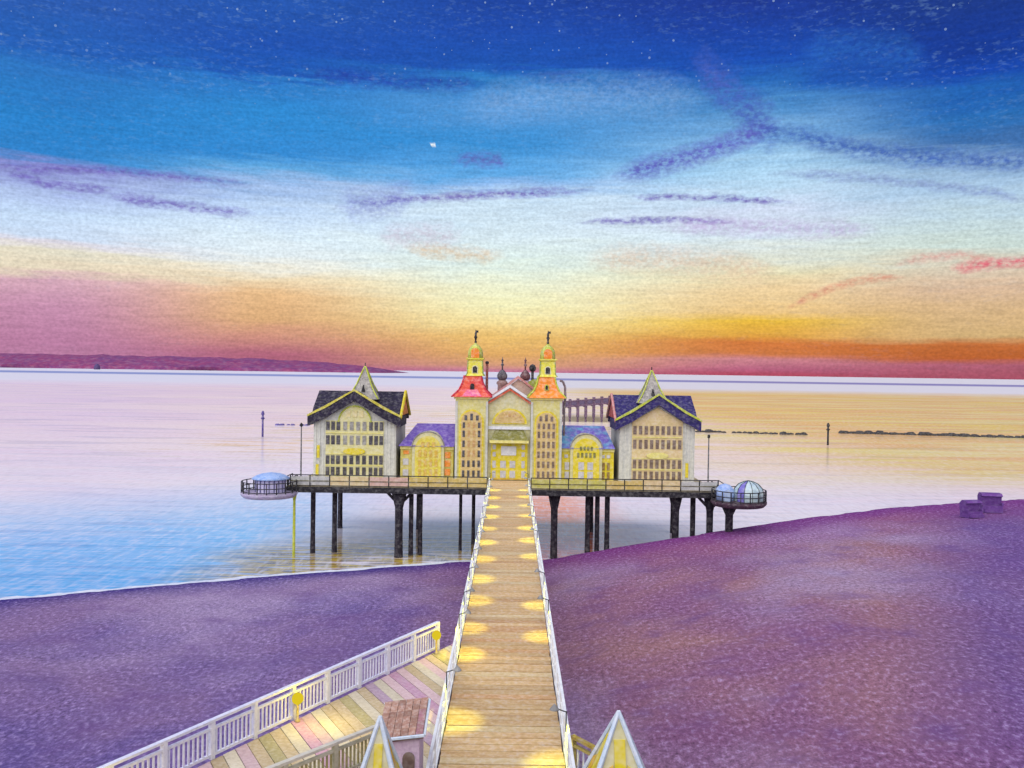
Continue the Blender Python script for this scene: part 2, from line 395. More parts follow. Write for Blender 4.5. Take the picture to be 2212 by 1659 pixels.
c = N.mix(pier_refl, c, N.mix(N.maprange(w2, .4, .6), lin((206, 178, 40)), lin((120, 92, 50))))
c = N.mix(N.m('MULTIPLY', pr_, N.maprange(sp.outputs[1], 168, 130)), c, lin((238, 120, 56)))  # orange reflection right of the bridge, painted into the water colour
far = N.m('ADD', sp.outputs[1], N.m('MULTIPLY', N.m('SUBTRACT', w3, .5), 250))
wt = N.noise(N.vmul(P, (1.5, .28, 0)), 1.0, 2, .65)
c = N.mix(N.maprange(wt, .5, .72, 0, .5), c, lin((226, 222, 230)))
stn = N.noise(N.vmul(P, (.055, .5, 0)), 1.0, 3, .6); stf = N.noise(N.vmul(P, (.02, .11, 0)), 1.0, 3, .6)
stm = N.m('MAXIMUM', N.m('MULTIPLY', N.maprange(stn, .54, .62), N.maprange(sp.outputs[1], 190, 120)), N.m('MULTIPLY', N.maprange(stf, .54, .62), N.maprange(sp.outputs[1], 130, 210)))
c = N.mix(N.m('MULTIPLY', stm, .42), c, N.mix(1.0, c, lin((196, 204, 226)), 'MULTIPLY'))
kw = N.maprange(wt, .3, .5, .86, 1.0)
c = N.mix(1.0, c, N.comb(kw, kw, kw), 'MULTIPLY')
c = N.mix(N.m('MULTIPLY', N.maprange(far, 900, 1200), .9), c, lin((206, 206, 214)))  # reflection of the higher, paler sky painted onto the far water
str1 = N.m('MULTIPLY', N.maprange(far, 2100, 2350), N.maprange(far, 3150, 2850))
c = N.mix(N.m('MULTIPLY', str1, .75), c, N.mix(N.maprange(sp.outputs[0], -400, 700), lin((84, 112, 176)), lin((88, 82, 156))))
p = N.node('ShaderNodeBsdfDiffuse'); N.l.new(c, p.inputs[0])
gl = N.node('ShaderNodeBsdfGlossy'); gl.inputs['Roughness'].default_value = .14; gl.inputs[0].default_value = (.98, .96, .98, 1)
bh = N.m('ADD', N.m('MULTIPLY', w1, .8), N.m('MULTIPLY', w2, .25))
bn = N.node('ShaderNodeBump'); bn.inputs['Strength'].default_value = .10; bn.inputs['Distance'].default_value = .35; N.l.new(bh, bn.inputs['Height']); N.l.new(bn.outputs[0], gl.inputs['Normal'])
mx = N.node('ShaderNodeMixShader')
N.l.new(N.m('MULTIPLY', N.maprange(far, 850, 1200, .36, .06), N.maprange(w2, .3, .7, .75, 1.1)), mx.inputs[0])
N.l.new(p.outputs[0], mx.inputs[1]); N.l.new(gl.outputs[0], mx.inputs[2])
o = N.node('ShaderNodeOutputMaterial'); N.l.new(mx.outputs[0], o.inputs[0])
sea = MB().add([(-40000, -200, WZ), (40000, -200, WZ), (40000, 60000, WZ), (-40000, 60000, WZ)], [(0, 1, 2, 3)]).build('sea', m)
structure(sea)

fo = MB(); x = -75.0; k = 0
while x < 4.5:
    ye = shore(x)[0]; w = .35 + .5 * abs(mn.noise(Vector((x * .35, 2, 0)))) + .25 * mn.noise(Vector((x * 1.7, 5, 0)))
    fo.v += [(x, ye - .6, WZ + .02), (x - .45 * w, ye + .75 + .6 * w + .5 * mn.noise(Vector((x * .6, 9, 0))), WZ + .02)]
    if k: fo.f.append((2*k - 2, 2*k, 2*k + 1, 2*k - 1))
    k += 1; x += .3
fo_o = fo.build('surf_foam', mat('surf_white', (220, 222, 232), (196, 206, 226), 1.4, skip=.5, tooth=1.6)); fo_o['kind'] = 'stuff'; fo_o['label'] = 'thin white line of surf along the left shore'
# ------------------------------------------------------------------ far headland
hb = MB(); n = 160
PROF = [(-.62, .0165), (-.55, .016), (-.40, .0152), (-.30, .0145), (-.22, .0115), (-.18, .0085), (-.155, .006), (-.142, .003), (-.136, 0)]
def prof(u):
    if u <= PROF[0][0]: return PROF[0][1]
    for a, b in zip(PROF, PROF[1:]):
        if u <= b[0]: return a[1] + (b[1]-a[1]) * (u-a[0]) / (b[0]-a[0])
    return 0
DH = 6000
for i in range(n + 1):
    u = -1.1 + (1.1 - .136) * i / n
    h = prof(u) * DH * (1 + .09 * mn.noise(Vector((u * 40, 0, 0))) + .05 * mn.noise(Vector((u * 190, 5, 0))))
    h = max(h, .5)
    for yy, zz in ((-350, WZ - 1), (-330, WZ + h * .25), (-150, WZ + h * .8), (0, WZ + h), (500, WZ + h * .7), (1100, WZ - 1)):
        hb.v.append((u * DH, DH + yy + 60 * mn.noise(Vector((u * 30, zz * .02, 3))), zz + 5*mn.noise(Vector((u*300, yy, 1))) * (h > 3)))
for i in range(n):
    for j in range(5):
        a = i * 6 + j; hb.f.append((a, a + 6, a + 7, a + 1))
structure(hb.build('headland_hill', mat('plum_hill', (136, 58, 100), (104, 56, 108), tooth=.03, skip=.12, scale=.006, strk=(1, 1, 4), rough=.95, bump=0, fine=6)))

# ------------------------------------------------------------------ shared materials
cream = mat('cream_wall', (204, 196, 140), (188, 186, 152), 1.1, strk=(2.5, 2.5, .6))
grey_wall = mat('pale_grey_wall', (206, 205, 192), (180, 182, 180), 1.1, strk=(3, 3, .5))
yellow = mat('yellow_paint', (216, 198, 28), (206, 188, 60), 1.4)
soft_yellow = mat('soft_yellow_paint', (222, 212, 120), (206, 198, 128), 1.2)
beige = mat('beige_panel', (202, 176, 116), (194, 168, 112), 1.2)
tan_panel = mat('tan_panel', (204, 180, 138), (206, 188, 136), 1.3)
lime = mat('lime_trim', (190, 196, 62), (150, 164, 70), 2)
ink = mat('ink_roof', (44, 36, 62), (30, 28, 40), 1.2, strk=(2, 2, 2))
navy = mat('navy_roof', (50, 40, 108), (36, 34, 74), 1.2, strk=(2, 2, 2))
violet = mat('violet_roof', (92, 70, 160), (124, 100, 178), .9)
teal_violet = mat('teal_violet_roof', (108, 92, 176), (96, 152, 190), .35, contrast=1)
red_roof = mat('red_roof', (200, 60, 68), (214, 96, 60), 1.3)
pink_roof = mat('pink_roof', (206, 92, 148), (214, 120, 120), 1.4)
orange_roof = mat('orange_roof', (224, 140, 44), (214, 122, 50), 1.3)
orange = mat('orange_panel', (226, 120, 44), (222, 150, 60), 2)
mauve_roof = mat('mauve_roof', (196, 116, 120), (182, 140, 132), 1.3)
olive = mat('olive_awning', (128, 124, 58), (108, 108, 62), 1.2)
dark_glass = mat('dark_pane', (56, 54, 58), (86, 84, 92), 2.4, rough=.25, spec=.5)
brown_glass = mat('brown_pane', (96, 78, 70), (126, 108, 96), 2.4, rough=.3, spec=.5)
pale_glass = mat('pale_pane', (198, 196, 198), (170, 168, 174), 3, rough=.3, spec=.5)
black = mat('black_iron', (40, 38, 44), (28, 27, 32), 2.5, rough=.6)
pile_m = mat('tarred_timber', (46, 40, 50), (30, 28, 38), 1.6, strk=(3, 3, .6))
rail_w = mat('white_rail', (240, 242, 238), (226, 228, 230), 2.2, skip=.1)
white_p = mat('white_paint', (222, 224, 228), (204, 206, 214), 2)

def pane_mesh(w, h, m, cache={}):
    k = (round(w, 3), round(h, 3), m.name)
    if k not in cache: cache[k] = MB().box(-w/2, w/2, -.03, .03, 0, h).mesh('pane', m)
    return cache[k]

# ------------------------------------------------------------------ pier platform
pf = thing('pier_platform', 'dark timber pier platform on black piles carrying the yellow pavilion buildings', 'pier', (0, 100, 0))
def P_(b): # shift builder verts so parts share the platform origin
    b.v = [(x, y - 100, z) for x, y, z in b.v]; return b
P_(MB().box(-22.6, 21.6, 90.6, 114, -.16, -.01)).build('deck', mat('deck_boards', (176, 160, 120), (196, 178, 128), 1, strk=(.6, 3, 1)), pf)
P_(MB().box(-22.7, 21.7, 90.45, 90.75, -.62, -.02)).build('front_beam', black, pf)
for yy in (95, 101, 107, 113):
    P_(MB().box(-22.4, 21.4, yy, yy + .35, -.62, -.17)).build('cross_beam', pile_m, pf)
PILES = [(-20.6, 93.2, .26), (-18.4, 93.6, .27), (-11.35, 91.6, .42), (-10.2, 92.6, .24), (-9.3, 93.2, .24), (-5.2, 95.6, .17), (-3.95, 99, .2),
         (4.75, 92.2, .36), (8.25, 92.4, .27), (9.3, 93.0, .25), (10.3, 92.6, .27), (17.4, 92.3, .38), (19.3, 92.8, .28), (20.9, 92.0, .36),
         (-20.6, 108, .3), (-11, 108, .3), (0, 108, .3), (10, 108, .3), (20, 108, .3)]
for i, (x, y, r) in enumerate(PILES):
    b = MB(); b.lathe([(r * 1.02, -9.5), (r * 1.1, -7.6), (r * .96, -5), (r, -2.2), (r * (1.9 if r > .35 else 1.0), -.66)], 12, x, y)
    P_(b).build('pile', pile_m, pf, True)
for x in (-11.35, 20.9):
    for s in (-1, 1):
        P_(MB().bar((x, 91.9, -2.0), (x + s * 1.3, 91.9, -.66), .15)).build('brace', pile_m, pf)

def railing(name, label, x0, x1, y, mats, step=1.95, h=1.12):
    t = thing(name, label, 'railing', ((x0 + x1) / 2, y, 0), 'railings along the pier front'); cx = (x0 + x1) / 2
    n = max(1, round((x1 - x0) / step)); st = (x1 - x0) / n
    post = MB().box(-.05, .05, -.05, .05, 0, h).mesh('post', black)
    pan = [MB().box(-st / 2 + .06, st / 2 - .06, -.025, .025, .14, h - .1).mesh('panel', mm) for mm in mats]
    for i in range(n + 1): link('post', post, t, (x0 + i * st - cx, 0, -.01))
    for i in range(n): link('panel', pan[int(i * len(pan) / n)], t, (x0 + (i + .5) * st - cx, 0, 0))
    MB().box(x0 - cx, x1 - cx, -.06, .06, h, h + .09).build('top_rail', black, t)
    MB().box(x0 - cx, x1 - cx, -.075, -.035, .52, .60).build('middle_rail', mat('olive_rail', (110, 104, 60), (70, 66, 50), 2), t)
    MB().box(x0 - cx, x1 - cx, -.075, -.035, .03, .11).build('bottom_rail', black, t)
    return t
rosep = mat('rose_panel', (206, 168, 148), (190, 160, 150), 1.5); ochre = mat('ochre_panel', (206, 178, 92), (190, 170, 110), 1.5)
olivep = mat('olive_yellow_panel', (196, 190, 84), (182, 176, 110), 1.5); greyp = mat('grey_panel', (188, 188, 180), (160, 160, 160), 1.5)
railing('platform_railing', 'black-framed railing with rose and ochre panels left of the bridge', -22.4, -2.25, 90.66, [greyp, tan_panel, rosep, ochre, ochre])
railing('platform_railing', 'black-framed railing with olive yellow panels right of the bridge', 2.25, 21.4, 90.66, [olivep, olivep, ochre, tan_panel, greyp])

# ------------------------------------------------------------------ corner pavilions
def pavilion(x, hw, roofm, wallm, panelm, panem, cols, label, cup_dx, side, yellow_strips):
    t = thing('corner_pavilion', label, 'pavilion', (x, 98, 0), 'corner pavilions of the pier')
    d = 8.6
    MB().prism([(-hw, 0), (hw, 0), (hw, 6.3), (0, 8.8), (-hw, 6.3)], 0, .35).add([], []).build('front_wall', wallm, t)
    MB().box(-hw, hw, .36, d, 0, 6.2).build('side_wall', wallm, t)
    # vertical pilaster boards on the outer thirds
    for s in (-1, 1):
        for k in range(3):
            xx = s * (hw - .22 - .42 * k)
            MB().box(xx - .07, xx + .07, -.07, -.003, .1, 6.5).build('pilaster', mat('pilaster_grey', (180, 180, 176), (212, 212, 200), 2, strk=(3, 3, .5)), t)
    # window bay
    bw = hw - 1.35
    bay = MB().prism(arch(-bw * .56, bw * .56, 0.15, 6.2) if side < 0 else [(-bw, .15), (bw, .15), (bw, 6.75), (0, 8.3), (-bw, 6.75)], -.12, -.004).build('window_bay', panelm, t)
    if side < 0:
        MB().box(-bw, bw, -.11, -.006, .15, 6.35).build('window_band', panelm, t)
        ho = MB()
        rr = bw * .56
        for k in range(12):
            a0, a1 = math.pi * k / 12, math.pi * (k + 1) / 12
            ho.bar((rr * math.cos(a0), -.15, 6.2 + rr * math.sin(a0)), (rr * math.cos(a1), -.15, 6.2 + rr * math.sin(a1)), .09, 5)
        ho.build('arch_moulding', lime, t)
        for k in (-1, 0, 1):
            link('pane', pane_mesh(.5, .7, mat('lit_lunette', (216, 202, 140), (200, 190, 150), 2)), bay, (k * .72, -.15, 6.75))
    rows = [(5.3, .95), (3.72, 1.0), (1.55, .95), (.3, .92)]
    for ri, (z, h) in enumerate(rows):
        for ci, (cx_, w) in enumerate(cols):
            pm = panem
            if side < 0 and ri in (0, 1) and abs(cx_) < 1.6: pm = mat('smoky_pane', (128, 126, 122), (150, 148, 142), 2, rough=.3)
            link('pane', pane_mesh(w, h, pm), bay, (cx_, -.15, z))
            MB_sill = None
    for z in (1.38, 2.62, 4.95):
        MB().box(-bw, bw, -.2, -.125, z, z + .1).build('sill_course', soft_yellow, t)
    # oval sign
    ov = MB(); ov.prism([(1.22 * math.cos(2*math.pi*k/20), 2.98 + .36 * math.sin(2*math.pi*k/20)) for k in range(20)], -.34, -.21)
    ov.build('oval_board', yellow if side < 0 else soft_yellow, t)
    # cross-gabled roof
    e = hw + .55
    def vee(e, za, ze, th): return [(-e, ze - th), (-e * .62, ze + (za - ze) * .32 - th), (0, za - th), (e * .62, ze + (za - ze) * .32 - th), (e, ze - th), (e, ze), (e * .62, ze + (za - ze) * .36), (0, za), (-e * .62, ze + (za - ze) * .36), (-e, ze)]
    rf = MB().prism(vee(e, 9.62, 6.8, 1.02), -.75, 5).build('roof', roofm, t)
    MB().prism([(x_, z_ + .02) for x_, z_ in vee(e + .05, 9.84, 6.98, .2)], -.86, -.5).build('verge_board', lime if side > 0 else mat('yellow_verge', (206, 196, 70), (170, 160, 70), 2), rf)
    ve = d / 2 + .6
    cv = [(y_ + d / 2, z_) for y_, z_ in vee(ve, 9.55, 6.7, .5)]
    cv = [(max(y_, .5), max(z_, 7.0)) if y_ < .5 else (y_, z_) for y_, z_ in cv]
    b = MB().prism_x(cv, -hw - .35, hw + .35); b.build('cross_roof', roofm, t)
    # side gable in the face turned to the centre
    sx = hw if side < 0 else -hw
    g_ = MB().prism_x([(d/2 - 3.2, 6.95), (d/2 + 3.2, 6.95), (d/2, 8.9)], sx - .1, sx + (.46 if side < 0 else -.46) + .1 * 0).build('side_gable', orange if side < 0 else mat('red_gable', (206, 84, 60), (150, 70, 80), 2), t)
    for s in (-1, 1):
        MB().bar((sx + (.5 if side < 0 else -.5), d/2, 9.6), (sx + (.5 if side < 0 else -.5), d/2 + s * 4.6, 6.7), .16, 5).build('gable_board', yellow if side < 0 else mauve_roof, g_)
    # cupola
    cy = d / 2 - 1.2; q = math.pi / 4
    cu = MB().lathe([(2.5, 8.7), (1.75, 9.45), (1.15, 10.3), (.62, 11.3), (.04, 12.35)], 4, cup_dx, cy, q).build('cupola', mat('cupola_slate', (168, 164, 156), (120, 116, 116), 1.8, strk=(3, 3, .5)), t)
    pr = [(2.5, 8.75), (1.78, 9.5), (1.18, 10.35), (.65, 11.35), (.06, 12.4)]
    for k in range(4):
        a = q + k * math.pi / 2; rb = MB()
        for (r0, z0), (r1, z1) in zip(pr, pr[1:]):
            rb.bar((cup_dx + r0 * math.cos(a), cy + r0 * math.sin(a), z0), (cup_dx + r1 * math.cos(a), cy + r1 * math.sin(a), z1), .085, 5)
        rb.build('cupola_rib', lime, cu)
    MB().prism([(cup_dx - .22, 9.55), (cup_dx + .22, 9.55), (cup_dx, 10.3)], cy - 1.35, cy - .6).build('louvre', black, cu)
    MB().bar((cup_dx, cy, 12.3), (cup_dx, cy, 12.8), .06).build('finial', black, cu)
    for xx, z0, z1 in yellow_strips:
        MB().box(xx - .16, xx + .16, -.16, -.075, z0, z1).build('lit_strip', yellow, t)
    return t
colsL = [(c, .4) for c in (-2.95, -2.38, -1.8)] + [(c, .42) for c in (-1.05, -.33, .38, 1.08)] + [(c, .4) for c in (1.8, 2.38, 2.95)]
colsR = [(-2.5 + .622 * i, .36) for i in range(9)]
pavilion(-17.15, 4.55, ink, grey_wall, mat('putty_panel', (206, 202, 162), (202, 194, 124), 1.5), dark_glass, colsL,
         'grey corner pavilion with black cross-gabled roof, bright yellow oval board and orange side gable', .55, -1, [(-4.1, .25, 1.5), (-4.0, 2.2, 3.6)])
pavilion(16.3, 4.15, navy, grey_wall, tan_panel, brown_glass, colsR,
         'tan-windowed corner pavilion with navy roof, pale yellow oval board and red side gable', -.25, 1, [(3.3, .6, 2.2)])

# ------------------------------------------------------------------ low wings
def wing(x, hw, roofm, label, hipleft, wallm, archm, panem, mode):
    t = thing('low_wing', label, 'wing', (x, 98.6, 0), 'low wings between pavilions and towers')
    MB().box(-hw, hw, 0, 6.4, 0, 3.55).build('wall', wallm, t)
    MB().box(-hw - .05, hw + .05, -.14, -.003, 3.25, 3.6).build('cornice', soft_yellow, t)
    l, r = (1.7, 0) if hipleft else (0, .9)
    z0, z1 = 3.62, 5.95
    vs = [(-hw - .2, -.45, z0), (hw + .1, -.45, z0), (hw + .1, 6.8, z0), (-hw - .2, 6.8, z0), (-hw - .2 + l, 3.2, z1), (hw + .1 - r, 3.2, z1)]
    MB().add(vs, [(0, 1, 5, 4), (1, 2, 5), (2, 3, 4, 5), (3, 0, 4), (3, 2, 1, 0)]).build('roof', roofm, t)
    ax = .15 if hipleft else -.2; aw = 1.45
    ag = MB().prism(arch(ax - aw - .32, ax + aw + .32, .02, 3.45, 12), -.32, 2.2).build('arch_gable', cream, t)
    ap = MB().prism(arch(ax - aw, ax + aw, .04, 3.3, 12), -.40, -.325).build('arch_panel', archm, t)
    hood = MB(); rr = aw + .36
    for k in range(12):
        a0, a1 = math.pi * k / 12, math.pi * (k + 1) / 12
        hood.bar((ax + rr * math.cos(a0), -.36, 3.45 + rr * math.sin(a0)), (ax + rr * math.cos(a1), -.36, 3.45 + rr * math.sin(a1)), .07, 5)
    hood.build('hood_moulding', mat('grey_moulding', (150, 146, 140), (110, 106, 110), 2), ag)
    if mode == 0:
        for z, h in ((.3, .8), (1.35, .8), (2.4, .8)):
            for c in (-.9, -.3, .3, .9): link('pane', pane_mesh(.32, h, mat('amber_pane', (214, 176, 66), (186, 158, 84), 3, rough=.3)), ap, (ax + c, -.42, z))
        for c in (-.6, 0, .6): link('pane', pane_mesh(.34, .6, mat('amber_pane', (214, 176, 66))), ap, (ax + c, -.42, 3.5))
        for c, z, mm in ((-2.35, .3, pale_glass), (-2.35, 1.5, pale_glass), (2.3, .4, orange), (2.3, 1.35, orange), (2.3, 2.3, orange), (-2.3, 2.7, orange)):
            link('pane', pane_mesh(.62, .7 if z < 2.5 else .4, mm), t, (c, -.06, z))
    else:
        for z in (.2, 1.25):
            for c in (-.55, .45): link('pane', pane_mesh(.62, .85, pale_glass), ap, (ax + c, -.42, z))
        for c in (-.9, -.45, 0, .45, .9): link('pane', pane_mesh(.26, .55, olive), ap, (ax + c, -.42, 2.6))
        for c in (-.6, -.2, .2, .6): link('pane', pane_mesh(.24, .45, olive), ap, (ax + c, -.42, 3.4))
        for z in (.15, 1.2):
            for c in (1.75, 2.3): link('pane', pane_mesh(.3, .85, mat('umber_pane', (122, 96, 52), (150, 124, 60), 2, rough=.3)), t, (c, -.06, z))
            link('pane', pane_mesh(.5, .85, pale_glass), t, (-2.3, -.06, z))
        for c in (-2.4, 1.7, 2.3): link('pane', pane_mesh(.4, .35, pale_glass), t, (c, -.06, 2.55))
    return t
wing(-9.2, 2.95, violet, 'low yellow wing with deep violet hipped roof left of the red-roofed tower', True, mat('honey_wall', (206, 192, 86), (194, 182, 112), 1.2), mat('honey_panel', (212, 200, 66), (204, 186, 92), 1.4), None, 0)
wing(8.7, 2.9, teal_violet, 'low yellow wing with teal and violet roof right of the orange-roofed tower', False, yellow, yellow, None, 1)

# ------------------------------------------------------------------ towers
def tower(x, hw, rm, ribm, lowm, label, panem, belfry_dx):
    t = thing('tower', label, 'tower', (x, 97.9 + hw, 0), 'twin towers at the entrance')
    MB().box(-hw, hw, -hw, hw, 0, 8.95).build('wall', mat('tower_cream', (206, 198, 116), (192, 188, 136), 1.1, strk=(3, 3, .6)), t)
    for s in (-1, 1):
        MB().box(s * (hw - .12) - .13, s * (hw - .12) + .13, -hw - .08, -hw - .003, .05, 8.7).build('corner_board', mat('greyish_board', (178, 180, 178), (194, 194, 180), 2, strk=(3, 3, .5)), t)
    MB().box(-hw - .18, hw + .18, -hw - .18, hw + .18, 8.96, 9.16).build('cornice', soft_yellow, t)
    aw = hw * .64
    fr = MB().prism(arch(-aw - .2, aw + .2, .12, 6.45, 14), -hw - .1, -hw - .004).build('window_frame', yellow, t)
    wp = MB().prism(arch(-aw, aw, .14, 6.45, 14), -hw - .16, -hw - .105).build('arched_window', beige, t)
    for ri, z in enumerate((.35, 1.45, 2.55, 3.65, 4.75, 5.75)):
        for c in (-.72, -.24, .24, .72):
            link('pane', pane_mesh(.27, .72 if z < 5.5 else .62, panem if abs(c) > .5 or ri in (0, 1) or panem is brown_glass else mat('ochre_pane', (196, 158, 100), (170, 132, 92), 3, rough=.3)), wp, (c * aw / .98, -hw - .18, z))
    for c in (-.55, 0, .55): link('pane', pane_mesh(.3, .55 if c else .75, panem), wp, (c * aw, -hw - .18, 6.6))
    q = math.pi / 4; s2 = math.sqrt(2)
    prof_ = [((hw + .42) * s2, 9.17), ((hw * .82) * s2, 9.9), (hw * .62 * s2, 10.7), (.92 * s2, 11.5)]
    rf = MB().lathe(prof_, 4, 0, 0, q).build('roof', rm, t)
    for k in range(4):
        a = q + k * math.pi / 2; b = MB()
        for (r0, z0), (r1, z1) in zip(prof_, prof_[1:]):
            b.bar((r0 * math.cos(a), r0 * math.sin(a), z0 + .03), (r1 * math.cos(a), r1 * math.sin(a), z1 + .03), .1, 5)
        b.build('hip_rib', ribm, rf)
    if lowm:
        MB().add([(-hw * .62, -hw - .36, 9.22), (hw * .62, -hw - .36, 9.22), (hw * .30, -hw * .84, 10.0), (-hw * .30, -hw * .84, 10.0), (0, -hw*.5, 9.5)], [(0, 1, 2, 3), (3, 2, 4), (0, 3, 4), (1, 4, 2), (0, 4, 1)]).build('roof_patch', lowm, rf)
    dm = MB().prism(arch(-.22, .22, 10.0, 10.45, 6), -hw * .86, -.6).build('dormer', lime if not lowm else black, t)
    MB().prism(arch(-.13, .13, 10.08, 10.42, 6), -hw * .86 - .03, -hw * .86 - .004).build('dormer_opening', black, dm)
    # belfry
    x0 = belfry_dx
    bf = MB().lathe([(1.02 * s2, 11.5), (.84 * s2, 11.75), (.78 * s2, 13.2), (.98 * s2, 13.35), (1.0 * s2, 13.5)], 4, x0, 0, q).build('belfry', mat('belfry_yellow', (222, 214, 60), (204, 200, 92), 1.6), t)
    MB().prism(arch(x0 - .24, x0 + .24, 11.85, 12.35, 8), -.9, -.5).build('belfry_opening', black, bf)
    MB().prism(arch(x0 - .34, x0 + .34, 11.78, 12.36, 8), -.87, -.55).build('opening_frame', mat('lilac_trim', (196, 190, 170), (220, 214, 150), 3), bf)
    for k in range(4):
        a = q + k * math.pi / 2; b = MB()
        b.bar((x0 + 1.04 * s2 * math.cos(a), 1.04 * s2 * math.sin(a), 11.52), (x0 + .86 * s2 * math.cos(a), .86 * s2 * math.sin(a), 11.8), .06, 5)
        b.bar((x0 + .86 * s2 * math.cos(a), .86 * s2 * math.sin(a), 11.8), (x0 + .80 * s2 * math.cos(a), .80 * s2 * math.sin(a), 13.2), .06, 5)
        b.build('corner_strip', mat('green_trim', (122, 140, 74), (160, 172, 80), 2), bf)
    dome = MB().lathe([(.86, 13.5), (.84, 14.1), (.74, 14.5), (.5, 14.85), (.22, 15.05), (.1, 15.2)], 12, x0, 0).build('dome', mat('dome_lime', (196, 196, 80), (150, 164, 84), 2), t, True)
    MB().prism(arch(x0 - .46, x0 + .46, 13.52, 14.15, 10), -.93, -.3).build('dome_panel', orange, dome)
    fi = MB().lathe([(.08, 15.15), (.16, 15.3), (.08, 15.45), (.13, 15.7), (.2, 15.85), (.11, 16.0), (.13, 16.3), (.06, 16.45), (.03, 16.7)], 8, x0, 0).build('finial', black, t, True)
    MB().box(x0, x0 + .3, -.02, .02, 16.35, 16.6).build('pennant', black, fi)
    return t
tower(-4.25, 1.8, red_roof, mat('crimson_rib', (196, 40, 62), (176, 44, 60), 2), pink_roof, 'left entrance tower with red and pink hipped roof and lime belfry', dark_glass, .25)
tower(4.0, 1.72, orange_roof, lime, None, 'right entrance tower with flared orange roof and lime belfry', brown_glass, .12)

# ------------------------------------------------------------------ entrance hall
t = thing('entrance_hall', 'yellow entrance hall with fanlight gable and olive awning at the end of the bridge', 'hall', (0, 98.4, 0))
xl, xr = -2.42, 2.25
MB().prism([(xl, 0), (xr, 0), (xr, 8.5), (-.05, 10.0), (xl, 8.5)], 0, 4).build('wall', cream, t)
def verge(z, m_, y0, y1, nm, th=.22, x0=xl - .05, x1=xr + .05, rise=1.55):
    MB().prism([(x0, z - th), (-.05, z + rise - th), (x1, z - th), (x1, z), (-.05, z + rise), (x0, z)], y0, y1).build(nm, m_, t)
verge(8.62, mat('brick_red_verge', (200, 96, 60), (190, 80, 60), 2), -.35, -.004, 'verge_board')
verge(9.0, white_p, -.28, 4.1, 'roof', .3)
fa = MB().prism([(-2.0, 6.2), (1.9, 6.2)] + [(-.05 + 1.95 * math.cos(math.pi*k/14), 6.2 + 1.75 * math.sin(math.pi*k/14)) for k in range(15)], -.1, -.004).build('fanlight_frame', yellow, t)
fl = MB().prism([(-1.72, 6.32), (1.62, 6.32)] + [(-.05 + 1.66 * math.cos(math.pi*k/14), 6.34 + 1.4 * math.sin(math.pi*k/14)) for k in range(15)], -.16, -.104).build('fanlight', beige, fa)
for k in range(7):
    a = math.pi * (k + .5) / 7
    b = MB(); c0, s0 = math.cos(a), math.sin(a); w = .14
    b.prism([(-.05 + .75 * c0 - w * s0, 6.42 + .6 * s0 - 0), (-.05 + .75 * c0 + w * s0, 6.42 + .6 * s0), (-.05 + 1.45 * c0 + w * s0, 6.42 + 1.2 * s0 * .95), (-.05 + 1.45 * c0 - w * s0, 6.42 + 1.2 * s0 * .95)], -.2, -.164)
    b.build('pane', mat('fan_pane', (172, 128, 84), (206, 176, 120), 3, rough=.3), t)
MB().box(xl, xr, -.2, -.005, 5.62, 5.95).build('white_band', white_p, t)
aw_ = MB().add([(-2.2, -1.5, 4.5), (2.05, -1.5, 4.5), (1.5, -.006, 5.55), (-1.6, -.006, 5.55), (-2.2, -1.5, 4.32), (2.05, -1.5, 4.32), (2.05, -.006, 4.32), (-2.2, -.006, 4.32)],
         [(0, 1, 2, 3), (4, 5, 1, 0), (5, 6, 2, 1), (7, 4, 0, 3), (7, 6, 5, 4), (6, 7, 3, 2)]).build('awning', olive, t)
MB().box(-2.22, 2.07, -1.56, -1.503, 4.2, 4.5).build('awning_valance', soft_yellow, aw_)
en = MB().box(-2.1, 1.98, -.14, -.004, .03, 4.18).build('entrance_front', yellow, t)
MB().box(-.95, .72, -.24, -.145, 2.75, 3.75).build('white_board', white_p, t)
for z, h in ((.25, .78), (1.35, .78)):
    for c, w in ((-1.72, .36), (-.72, .62), (.32, .62), (1.5, .36)): link('pane', pane_mesh(w, h, pale_glass), en, (c, -.16, z))
for z in (2.6, 3.4):
    for c in (-1.72, 1.5): link('pane', pane_mesh(.34, .5, pale_glass), en, (c, -.16, z))
MB().box(-2.15, 2.02, -.5, -.145, 0.06, .16).build('doorstep', mat('ochre_step', (206, 162, 50), (190, 150, 60), 2), t)

